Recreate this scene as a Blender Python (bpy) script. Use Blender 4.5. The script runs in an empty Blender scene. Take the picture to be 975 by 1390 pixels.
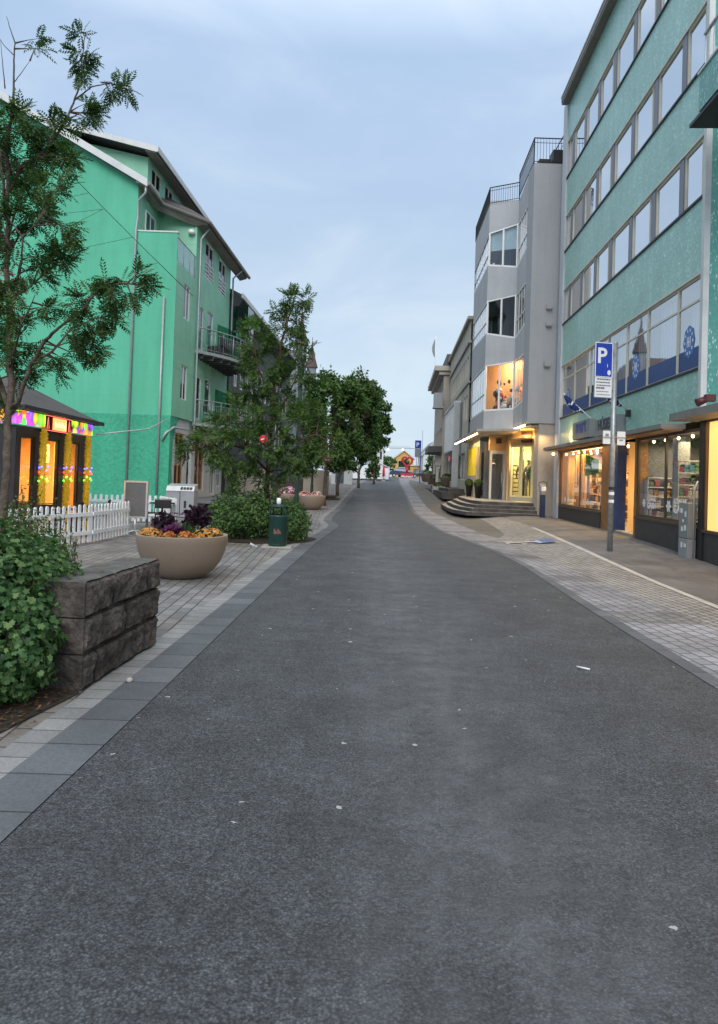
import bpy, math, random
import numpy as np
from mathutils import Vector, Matrix
random.seed(7); RNG = np.random.default_rng(7)
SC = bpy.context.scene
COL = SC.collection
R = math.radians
# ------------------------------------------------------------------ camera model
CH, CF, CX, CY, ROLL, PIT = 1.65, 950.0, 487.5, 630.0, R(1.9), R(1.07)
def ray(x, y):
    a = (x-CX)/CF; b = -(y-CY)/CF
    u = a*math.cos(ROLL)-b*math.sin(ROLL); v = a*math.sin(ROLL)+b*math.cos(ROLL)
    return u, math.cos(PIT)-v*math.sin(PIT), math.sin(PIT)+v*math.cos(PIT)
def P(x, y, Y):
    r = ray(x, y); t = Y/r[1]
    return Vector((r[0]*t, Y, CH+r[2]*t))
# ------------------------------------------------------------------ terrain
def lerp(pts, t):
    if t <= pts[0][0]: return pts[0][1]
    for (a, va), (b, vb) in zip(pts, pts[1:]):
        if t <= b: return va+(vb-va)*(t-a)/(b-a)
    return pts[-1][1]
def sm(t):
    t = max(0, min(1, t)); return t*t*(3-2*t)
LP = [(34,0),(38,.05),(44,.25),(55,.7),(75,1.12),(97,1.52),(112,1.85),(122,1.9),(150,1.9),(200,.6),(300,-2)]
HP = [(12,0),(17,.2),(21,.27),(30,.27),(36,.35),(50,.5),(75,.5),(100,.25),(115,0)]
def g(X, Y): return lerp(LP, Y) + sm((X-4.0-max(0,Y-40)*.05)/3.2)*lerp(HP, Y)
RL = [(-8,-1.7),(3.1,-1.51),(5,-1.43),(7.2,-1.36),(11.6,-1.22),(17.6,-.98),(20.8,-.76),(22.4,-.62),(23.8,-.62),(25,-.78),(26,-.95),(27.8,-.99),(31,-.95),(36.5,-.79),(45,-.5),(55,-.1),(75,.7),(97,1.8),(112,2.6),(140,3.9)]
RR = [(-8,3.0),(5.78,3.01),(9.3,3.1),(14.3,3.33),(16.5,3.25),(18.7,3.06),(21,2.76),(23.5,2.6),(31.6,2.65),(39,2.9),(55,3.5),(75,4.35),(97,5.5),(112,6.3),(140,7.7)]
WL = [(-8,4.1),(5,4.75),(8.5,4.98),(12.5,5.2),(23,5.81),(25,5.9),(27,5.9)]
# ------------------------------------------------------------------ object helpers
WM = {}
def tagp(o, label=None, cat=None, group=None, kind=None):
    if label: o['label'] = label
    if cat: o['category'] = cat
    if group: o['group'] = group
    if kind: o['kind'] = kind
    return o
def thing(name, label, cat, loc=(0,0,0), group=None):
    o = bpy.data.objects.new(name, None); COL.objects.link(o)
    o.location = loc; o.empty_display_size = .2
    WM[o] = Vector(loc)
    return tagp(o, label, cat, group)
class Fr:
    """frame on a facade: u along, n outward, z up"""
    def __init__(s, o, u, n=None):
        s.o = Vector(o); s.u = Vector((u[0], u[1], 0)).normalized()
        s.n = Vector((n[0], n[1], 0)).normalized() if n else Vector((-s.u.y, s.u.x, 0))
    def __call__(s, u, n, z): return s.o + s.u*u + s.n*n + Vector((0,0,z))
ID = Fr((0,0,0), (1,0), (0,1))
class MB:
    def __init__(s, fr=None): s.v = []; s.f = []; s.fr = fr; s.sm = []; s.mi = []; s.cur = 0; s.sc = False
    def V(s, p):
        s.v.append(tuple(s.fr(*p)) if s.fr else tuple(p)); return len(s.v)-1
    def F(s, idx, smooth=False): s.f.append(tuple(idx)); s.sm.append(smooth); s.mi.append(s.cur)
    def poly(s, pts, smooth=False): s.F([s.V(p) for p in pts], smooth)
    def box(s, a, b):
        x0,y0,z0 = a; x1,y1,z1 = b
        i = [s.V(p) for p in ((x0,y0,z0),(x1,y0,z0),(x1,y1,z0),(x0,y1,z0),(x0,y0,z1),(x1,y0,z1),(x1,y1,z1),(x0,y1,z1))]
        for q in ((0,3,2,1),(4,5,6,7),(0,1,5,4),(1,2,6,5),(2,3,7,6),(3,0,4,7)): s.F([i[k] for k in q])
        return s
    def prism(s, pts, z0, z1, cap=True):
        n = len(pts)
        a = [s.V((p[0],p[1],z0)) for p in pts]; b = [s.V((p[0],p[1],z1)) for p in pts]
        for k in range(n): s.F((a[k],a[(k+1)%n],b[(k+1)%n],b[k]))
        if cap: s.F(a[::-1]); s.F(b)
        return s
    def slab(s, pts3, d):
        """extrude arbitrary polygon by vector d"""
        n = len(pts3); d = Vector(d)
        a = [s.V(p) for p in pts3]; b = [s.V(tuple(Vector(p)+d)) for p in pts3]
        for k in range(n): s.F((a[k],a[(k+1)%n],b[(k+1)%n],b[k]))
        s.F(a[::-1]); s.F(b); return s
    def tube(s, path, rad, n=8, cap=True, smooth=True):
        path = [Vector(p) for p in path]
        if not hasattr(rad, '__len__'): rad = [rad]*len(path)
        prev = None; ref = None
        for k, p in enumerate(path):
            d = (path[min(k+1,len(path)-1)]-path[max(k-1,0)])
            if d.length < 1e-9: d = Vector((0,0,1))
            d.normalize()
            if ref is None:
                ref = Vector((1,0,0)) if abs(d.x) < .8 else Vector((0,1,0))
            e1 = (ref - d*ref.dot(d)).normalized(); e2 = d.cross(e1); ref = e1
            ring = [s.V(tuple(p+(e1*math.cos(2*math.pi*i/n)+e2*math.sin(2*math.pi*i/n))*rad[k])) for i in range(n)]
            if prev:
                for i in range(n): s.F((prev[i],prev[(i+1)%n],ring[(i+1)%n],ring[i]), smooth)
            elif cap: s.F(ring[::-1])
            prev = ring
        if cap: s.F(prev)
        return s
    def lathe(s, c, prof, n=32, smooth=True, a0=0):
        cx, cy, cz = c; prev = None
        for r, z in prof:
            ring = [s.V((cx+r*math.cos(2*math.pi*i/n+a0), cy+r*math.sin(2*math.pi*i/n+a0), cz+z)) for i in range(n)]
            if prev:
                for i in range(n): s.F((prev[i],prev[(i+1)%n],ring[(i+1)%n],ring[i]), smooth)
            prev = ring
        return s
    def ball(s, c, r, n=10, m=6, sq=1):
        s.lathe(c, [(max(1e-4,r*math.sin(math.pi*k/m)), -r*sq*math.cos(math.pi*k/m)) for k in range(m+1)], n); return s
    def build(s, name, mat, parent=None, bevel=0, **kw):
        me = bpy.data.meshes.new(name)
        off = WM.get(parent, Vector((0,0,0)))
        o0 = Vector((0,0,0))
        if parent is None and s.v:
            a = np.array(s.v); o0 = Vector(((a[:,0].min()+a[:,0].max())/2, (a[:,1].min()+a[:,1].max())/2, a[:,2].min())) if kw.get('center', True) else o0
            off = o0
        vv = (np.array(s.v)-np.array(off)).tolist() if s.v else []
        me.from_pydata(vv, [], s.f)
        mats = mat if isinstance(mat, (list, tuple)) else [mat]
        for m in mats: me.materials.append(m)
        if s.f:
            me.polygons.foreach_set('use_smooth', s.sm)
            me.polygons.foreach_set('material_index', s.mi)
        me.update()
        o = bpy.data.objects.new(name, me); COL.objects.link(o)
        if parent is not None: o.parent = parent; WM[o] = WM[parent]
        else: o.location = o0; WM[o] = Vector(o0)
        if bevel:
            b = o.modifiers.new('bevel', 'BEVEL'); b.width = bevel; b.segments = 2; b.limit_method = 'ANGLE'
        tagp(o, kw.get('label'), kw.get('cat'), kw.get('group'), kw.get('kind'))
        return o
def copytree(src, loc, label=None, group=None):
    def cp(o, par):
        c = o.copy(); COL.objects.link(c)
        if par: c.parent = par
        for ch in o.children: cp(ch, c)
        return c
    r = cp(src, None); r.location = loc
    if label: r['label'] = label
    if group: r['group'] = group
    return r
def text_mb(mb, txt, org, u, v, size, ext=.004, align='CENTER', bold=0):
    cu = bpy.data.curves.new('t', 'FONT'); cu.body = txt; cu.size = size; cu.align_x = align; cu.extrude = ext; cu.offset = bold; cu.resolution_u = 3
    ob = bpy.data.objects.new('t', cu); COL.objects.link(ob)
    dg = bpy.context.evaluated_depsgraph_get(); me = bpy.data.meshes.new_from_object(ob.evaluated_get(dg))
    org = Vector(org); u = Vector(u).normalized(); v = Vector(v).normalized(); n = u.cross(v)
    b = len(mb.v); fr = mb.fr; mb.fr = None
    for q in me.vertices: mb.V(org+u*q.co.x+v*q.co.y+n*q.co.z)
    for p in me.polygons: mb.F([b+i for i in p.vertices])
    mb.fr = fr
    bpy.data.objects.remove(ob); bpy.data.curves.remove(cu); bpy.data.meshes.remove(me)
    return mb
# ------------------------------------------------------------------ materials
class NT:
    def __init__(s, name):
        s.m = bpy.data.materials.new(name); s.m.use_nodes = True; s.t = s.m.node_tree; s.t.nodes.clear()
        s.out = s.n('ShaderNodeOutputMaterial')
    def n(s, typ, **kw):
        o = s.t.nodes.new(typ)
        for k, v in kw.items(): setattr(o, k, v)
        return o
    def l(s, a, b): s.t.links.new(a, b)
    def noise(s, vec, scale, detail=4, rough=.55, dist=0):
        o = s.n('ShaderNodeTexNoise'); o.inputs['Scale'].default_value = scale; o.inputs['Detail'].default_value = detail
        o.inputs['Roughness'].default_value = rough; o.inputs['Distortion'].default_value = dist
        s.l(vec, o.inputs['Vector']); return o.outputs['Fac']
    def ramp(s, fac, stops, interp='LINEAR'):
        o = s.n('ShaderNodeValToRGB'); o.color_ramp.interpolation = interp; s.l(fac, o.inputs[0])
        e = o.color_ramp.elements
        while len(e) > 1: e.remove(e[-1])
        e[0].position = stops[0][0]; e[0].color = c4(stops[0][1])
        for p, c in stops[1:]:
            x = e.new(p); x.color = c4(c)
        return o.outputs[0]
    def mix(s, fac, a, b, mode='MIX'):
        o = s.n('ShaderNodeMix', data_type='RGBA', blend_type=mode)
        for sock, val in ((o.inputs[0], fac), (o.inputs[6], a), (o.inputs[7], b)):
            if isinstance(val, bpy.types.NodeSocket): s.l(val, sock)
            elif isinstance(val, (int, float)): sock.default_value = val if sock.type == 'VALUE' else (val,val,val,1)
            else: sock.default_value = c4(val)
        return o.outputs[2]
    def math(s, op, a, b=0, c=None):
        o = s.n('ShaderNodeMath', operation=op)
        for sock, val in ((o.inputs[0], a), (o.inputs[1], b), (o.inputs[2], c)):
            if val is None: continue
            if isinstance(val, bpy.types.NodeSocket): s.l(val, sock)
            else: sock.default_value = val
        return o.outputs[0]
    def coord(s, kind='Object'): return s.n('ShaderNodeTexCoord').outputs[kind]
    def pos(s): return s.n('ShaderNodeNewGeometry').outputs['Position']
    def bsdf(s, col, rough=.6, metal=0, spec=.5, normal=None, **kw):
        b = s.n('ShaderNodeBsdfPrincipled')
        for sock, val in ((b.inputs['Base Color'], col), (b.inputs['Roughness'], rough)):
            if isinstance(val, bpy.types.NodeSocket): s.l(val, sock)
            elif isinstance(val, (int,float)): sock.default_value = val
            else: sock.default_value = c4(val)
        b.inputs['Metallic'].default_value = metal; b.inputs['Specular IOR Level'].default_value = spec
        if normal is not None: s.l(normal, b.inputs['Normal'])
        for k, v in kw.items():
            if isinstance(v, bpy.types.NodeSocket): s.l(v, b.inputs[k])
            else: b.inputs[k].default_value = v
        s.l(b.outputs[0], s.out.inputs[0]); return b
    def bump(s, h, strength=.3, dist=.02, prev=None):
        o = s.n('ShaderNodeBump'); o.inputs['Strength'].default_value = strength; o.inputs['Distance'].default_value = dist
        s.l(h, o.inputs['Height'])
        if prev is not None: s.l(prev, o.inputs['Normal'])
        return o.outputs[0]
def c4(c):
    return (c[0], c[1], c[2], 1) if len(c) == 3 else tuple(c)
MC = {}
def pm(name, col, rough=.6, var=.18, scale=1.3, bump=.12, bs=60, bd=.004, metal=0, spec=.4, emit=None, es=0):
    """generic paint/stone/metal: large blotches, fine grain, small bump"""
    if name in MC: return MC[name]
    N = NT(name); p = N.pos()
    f = N.noise(p, scale, 5, .6)
    f2 = N.noise(p, scale*17, 3, .6)
    k = N.math('ADD', N.math('MULTIPLY', f, .65), N.math('MULTIPLY', f2, .35))
    lo = [max(0, c*(1-var*1.6)) for c in col]; hi = [min(1, c*(1+var*.9)) for c in col]
    c = N.ramp(k, [(.3, lo), (.5, col), (.72, hi)])
    if 'render' in name or 'stone' in name or 'pilaster' in name:
        mq = N.n('ShaderNodeMapping'); mq.inputs['Scale'].default_value = (1.7,1.7,.2); N.l(p, mq.inputs[0])
        c = N.mix(1, c, N.ramp(N.noise(mq.outputs[0], 1.1, 5, .7), [(.35,(.93,.93,.93)),(.6,(1.02,1.02,1.02))]), 'MULTIPLY')
    nb = N.bump(N.noise(p, bs, 4, .6), bump, bd) if bump else None
    kw = {}
    if emit: kw = {'Emission Color': c4(emit), 'Emission Strength': es}
    N.bsdf(c, rough, metal, spec, nb, **kw)
    MC[name] = N.m; return N.m
def em(name, col, s, base=(.2,.2,.2)):
    if name in MC: return MC[name]
    N = NT(name); N.bsdf(base, .5, **{'Emission Color': c4(col), 'Emission Strength': s}); MC[name] = N.m; return N.m
def glass(name, tint=(.86,.9,.92), refl=1.0, rough=.02):
    if name in MC: return MC[name]
    N = NT(name)
    p = N.pos(); nb = N.bump(N.noise(p, 1.6, 2), .08, .01)
    tr = N.n('ShaderNodeBsdfTransparent'); tr.inputs[0].default_value = c4(tint)
    gl = N.n('ShaderNodeBsdfGlossy'); gl.inputs['Roughness'].default_value = rough; N.l(nb, gl.inputs['Normal'])
    fr = N.n('ShaderNodeFresnel'); fr.inputs[0].default_value = 1.52
    fac = N.math('MULTIPLY_ADD', fr.outputs[0], 1.25*refl, .03)
    fac = N.math('MINIMUM', fac, 1)
    mx = N.n('ShaderNodeMixShader'); N.l(fac, mx.inputs[0]); N.l(tr.outputs[0], mx.inputs[1]); N.l(gl.outputs[0], mx.inputs[2])
    N.l(mx.outputs[0], N.out.inputs[0]); MC[name] = N.m; return N.m
def leafmat(name, a, b, c, trans=.35, cl=.7):
    if name in MC: return MC[name]
    N = NT(name); geo = N.n('ShaderNodeNewGeometry')
    rnd = geo.outputs['Random Per Island']
    cl_ = N.noise(geo.outputs['Position'], cl*2, 3)
    k = N.math('ADD', N.math('MULTIPLY', rnd, .55), N.math('MULTIPLY', cl_, .45))
    col = N.ramp(k, [(.2, a), (.5, b), (.78, c)])
    b_ = N.bsdf(col, .5, spec=.35)
    tl = N.n('ShaderNodeBsdfTranslucent'); N.l(N.mix(1, col, (1.0,1.25,.6), 'MULTIPLY'), tl.inputs[0])
    mx = N.n('ShaderNodeMixShader'); mx.inputs[0].default_value = trans
    N.l(b_.outputs[0], mx.inputs[1]); N.l(tl.outputs[0], mx.inputs[2]); N.l(mx.outputs[0], N.out.inputs[0])
    MC[name] = N.m; return N.m
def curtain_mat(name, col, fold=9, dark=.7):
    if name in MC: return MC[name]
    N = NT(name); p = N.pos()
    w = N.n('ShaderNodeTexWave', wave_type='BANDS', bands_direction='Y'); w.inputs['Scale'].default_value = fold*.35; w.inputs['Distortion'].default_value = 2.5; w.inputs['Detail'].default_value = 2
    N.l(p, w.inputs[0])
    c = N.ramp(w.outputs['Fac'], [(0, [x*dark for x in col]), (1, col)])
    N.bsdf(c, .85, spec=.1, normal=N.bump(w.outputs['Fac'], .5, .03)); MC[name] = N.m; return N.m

def asphalt():
    N = NT('asphalt'); p = N.pos()
    sep = N.n('ShaderNodeSeparateXYZ'); N.l(p, sep.inputs[0])
    fine = N.noise(p, 58, 5, .85); mid = N.noise(p, 24, 4, .7); big = N.noise(p, .55, 5, .6, .4)
    vor = N.n('ShaderNodeTexVoronoi'); vor.inputs['Scale'].default_value = 95; N.l(p, vor.inputs['Vector'])
    vs_ = N.n('ShaderNodeSeparateColor'); N.l(vor.outputs['Color'], vs_.inputs[0])
    c = N.ramp(N.math('ADD', N.math('MULTIPLY', fine, .6), N.math('MULTIPLY', mid, .4)), [(.36, (.024,.026,.03)), (.5, (.071,.079,.09)), (.64, (.138,.15,.167))])
    c = N.mix(1, c, N.ramp(vs_.outputs[0], [(0, (.78,.78,.77)), (.7, (1.12,1.12,1.11)), (1, (1.42,1.42,1.4))]), 'MULTIPLY')
    c = N.mix(1, c, N.ramp(vor.outputs['Distance'], [(.35, (1.1,1.1,1.1)), (.75, (.45,.45,.45))]), 'MULTIPLY')
    # wheel-worn paler strip that follows the road, soft-edged, broken by noise
    xw = N.math('ADD', sep.outputs[0], N.math('MULTIPLY', big, 1.4))
    d = N.math('ABSOLUTE', N.math('SUBTRACT', xw, 1.35)); worn = N.math('SUBTRACT', 1, N.math('MULTIPLY', d, 1.1)); worn = N.math('MAXIMUM', worn, 0)
    c = N.mix(N.math('MULTIPLY', worn, N.ramp(N.noise(p, 3.2, 6, .75), [(.35,(.1,.1,.1)),(.7,(.75,.75,.75))])), c, (.145,.155,.168))
    big2 = N.noise(p, 1.7, 4, .6)
    c = N.mix(1, c, N.ramp(big2, [(.3, (.74,.74,.74)), (.7, (1.22,1.22,1.22))]), 'MULTIPLY'); c = N.mix(1, c, N.ramp(N.noise(p, 7, 5, .7), [(.35, (.85,.85,.85)), (.65, (1.15,1.15,1.15))]), 'MULTIPLY')
    # droppings / gum
    v2 = N.n('ShaderNodeTexVoronoi'); v2.voronoi_dimensions = '2D'; v2.inputs['Scale'].default_value = 2.3
    dv = N.n('ShaderNodeVectorMath', operation='ADD'); N.l(p, dv.inputs[0])
    nz = N.n('ShaderNodeTexNoise'); nz.inputs['Scale'].default_value = 45; N.l(p, nz.inputs['Vector'])
    sc = N.n('ShaderNodeVectorMath', operation='SCALE'); N.l(nz.outputs['Color'], sc.inputs[0]); sc.inputs['Scale'].default_value = .05
    N.l(sc.outputs[0], dv.inputs[1]); N.l(dv.outputs[0], v2.inputs['Vector'])
    sz = N.n('ShaderNodeSeparateColor'); N.l(v2.outputs['Color'], sz.inputs[0])
    th = N.math('MULTIPLY', N.math('POWER', sz.outputs[0], 4), .042)
    spot = N.math('LESS_THAN', v2.outputs['Distance'], th)
    c = N.mix(N.math('MULTIPLY', spot, .7), c, (.6,.62,.6))
    h = N.math('ADD', N.math('MULTIPLY', vor.outputs['Distance'], .5), fine)
    N.bsdf(c, N.ramp(mid, [(.3, (.55,)*3), (.7, (.82,)*3)]), spec=.5, normal=N.bump(h, .85, .016)); return N.m
def pavers(name, c1, c2, mortar, bw, bh, mort=.012, rot=0, bands=None, off=.5, stain=.35, tint=None, shift=0):
    N = NT(name); p = N.pos()
    mp = N.n('ShaderNodeMapping'); mp.inputs['Rotation'].default_value = (0,0,rot); mp.inputs['Location'].default_value = (shift,0,0); N.l(p, mp.inputs[0])
    br = N.n('ShaderNodeTexBrick'); br.offset = off; N.l(mp.outputs[0], br.inputs[0])
    br.inputs['Color1'].default_value = c4(c1); br.inputs['Color2'].default_value = c4(c2); br.inputs['Mortar'].default_value = c4(mortar)
    br.inputs['Scale'].default_value = 1; br.inputs['Brick Width'].default_value = bw; br.inputs['Row Height'].default_value = bh
    br.inputs['Mortar Size'].default_value = mort; br.inputs['Mortar Smooth'].default_value = .3; br.inputs['Bias'].default_value = 0
    c = br.outputs['Color']
    st = N.noise(p, .9, 6, .65, .5)
    c = N.mix(1, c, N.ramp(st, [(.3, (1-stain,)*3), (.55, (1,1,1)), (.75, (1+stain*.6,)*3)]), 'MULTIPLY')
    fn = N.noise(p, 55, 4, .7)
    c = N.mix(1, c, N.ramp(fn, [(.3, (.78,)*3), (.7, (1.2,)*3)]), 'MULTIPLY')
    if bands:
        sep = N.n('ShaderNodeSeparateXYZ'); N.l(p, sep.inputs[0])
        period, width, dark = bands
        m = N.math('FRACT', N.math('DIVIDE', N.math('ADD', sep.outputs[1], 100.3), period))
        k = N.math('LESS_THAN', m, width)
        c = N.mix(k, N.mix(1, c, (dark,dark,dark*1.04), 'MULTIPLY'), c)
    if tint:
        c = N.mix(N.ramp(N.noise(p, .5, 4), [(.45,(0,0,0)),(.6,(1,1,1))]), c, N.mix(1, c, tint, 'MULTIPLY'))
    h = N.math('SUBTRACT', N.math('MULTIPLY', fn, .25), br.outputs['Fac'])
    N.bsdf(c, .72, spec=.35, normal=N.bump(h, .7, .01)); MC[name] = N.m; return N.m
def tealmat(name, a, b, fleck, scale=1):
    N = NT(name); p = N.pos()
    mp = N.n('ShaderNodeMapping'); mp.inputs['Scale'].default_value = (26*scale,26*scale,10*scale); N.l(p, mp.inputs[0])
    v = N.n('ShaderNodeTexVoronoi'); v.inputs['Scale'].default_value = 1; N.l(mp.outputs[0], v.inputs['Vector'])
    s = N.n('ShaderNodeSeparateColor'); N.l(v.outputs['Color'], s.inputs[0])
    c = N.ramp(s.outputs[0], [(0, a), (.8, b), (.84, fleck), (1, fleck)])
    c = N.mix(N.ramp(v.outputs['Distance'], [(.3,(0,0,0)),(.62,(1,1,1))]), c, a)
    c = N.mix(1, c, N.ramp(N.noise(p, .8, 5, .6), [(.3,(.85,)*3),(.7,(1.1,)*3)]), 'MULTIPLY')
    N.bsdf(c, .32, spec=.5, normal=N.bump(v.outputs['Distance'], .5, .006)); MC[name] = N.m; return N.m
def greenmat(name, col, rough_plaster):
    N = NT(name); p = N.pos()
    mp = N.n('ShaderNodeMapping'); mp.inputs['Scale'].default_value = (1,1,.35); N.l(p, mp.inputs[0])
    c = N.ramp(N.noise(mp.outputs[0], .7, 6, .65), [(.3, [x*.86 for x in col]), (.55, col), (.75, [min(1,x*1.08) for x in col])])
    mp2 = N.n('ShaderNodeMapping'); mp2.inputs['Scale'].default_value = (1.9,1.9,.16); N.l(p, mp2.inputs[0])
    c = N.mix(1, c, N.ramp(N.noise(mp2.outputs[0], 1.2, 5, .7), [(.35,(.92,.93,.93)),(.6,(1.02,1.02,1.02))]), 'MULTIPLY')
    if rough_plaster:
        f = N.noise(p, 7, 5, .7, .6); nb = N.bump(f, .9, .06)
        c = N.mix(1, c, N.ramp(f, [(.35,(.8,)*3),(.6,(1.04,)*3)]), 'MULTIPLY')
    else:
        w = N.n('ShaderNodeTexWave', bands_direction='Z'); w.inputs['Scale'].default_value = 1.1; w.inputs['Distortion'].default_value = 1.5; N.l(p, w.inputs[0])
        nb = N.bump(N.math('ADD', N.noise(p, 9, 5, .6), N.math('MULTIPLY', w.outputs['Fac'], .25)), .22, .02)
    N.bsdf(c, .75, spec=.25, normal=nb); MC[name] = N.m; return N.m
def panelmat(name, col, bw, bh):
    N = NT(name); p = N.pos(); sep = N.n('ShaderNodeSeparateXYZ'); N.l(p, sep.inputs[0])
    cb = N.n('ShaderNodeCombineXYZ'); N.l(sep.outputs[1], cb.inputs[0]); N.l(sep.outputs[2], cb.inputs[1])
    br = N.n('ShaderNodeTexBrick'); br.offset = 0; N.l(cb.outputs[0], br.inputs[0])
    br.inputs['Color1'].default_value = c4(col); br.inputs['Color2'].default_value = c4([x*.95 for x in col]); br.inputs['Mortar'].default_value = c4([x*.55 for x in col])
    br.inputs['Scale'].default_value = 1; br.inputs['Brick Width'].default_value = bw; br.inputs['Row Height'].default_value = bh; br.inputs['Mortar Size'].default_value = .008
    c = N.mix(1, br.outputs['Color'], N.ramp(N.noise(p, .9, 6, .65), [(.3,(.84,)*3),(.7,(1.08,)*3)]), 'MULTIPLY')
    N.bsdf(c, .6, spec=.35, normal=N.bump(N.math('SUBTRACT', N.noise(p, 20, 3), br.outputs['Fac']), .25, .006)); MC[name] = N.m; return N.m
def stonemat(name, lo, mid, hi, sc=3, bd=.03, ob=0):
    N = NT(name); p = N.pos()
    f = N.noise(p, sc, 8, .68, .4); m = N.n('ShaderNodeTexVoronoi'); m.inputs['Scale'].default_value = sc*3.2; N.l(p, m.inputs['Vector'])
    f2 = N.noise(p, sc*12, 5, .7)
    k = N.math('ADD', N.math('MULTIPLY', f, .7), N.math('MULTIPLY', f2, .3))
    c = N.ramp(k, [(.34, lo), (.5, mid), (.68, hi)])
    if ob: oi = N.n('ShaderNodeObjectInfo'); c = N.mix(1, c, N.ramp(oi.outputs['Random'], [(0,(.7,.7,.7)),(.5,(1,.96,.93)),(1,(1.25,1.2,1.16))]), 'MULTIPLY')
    h = N.math('ADD', N.math('ADD', f, N.math('MULTIPLY', f2, .3)), N.math('MULTIPLY', m.outputs['Distance'], .35))
    N.bsdf(c, .8, spec=.3, normal=N.bump(h, .9, bd)); MC[name] = N.m; return N.m

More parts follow.
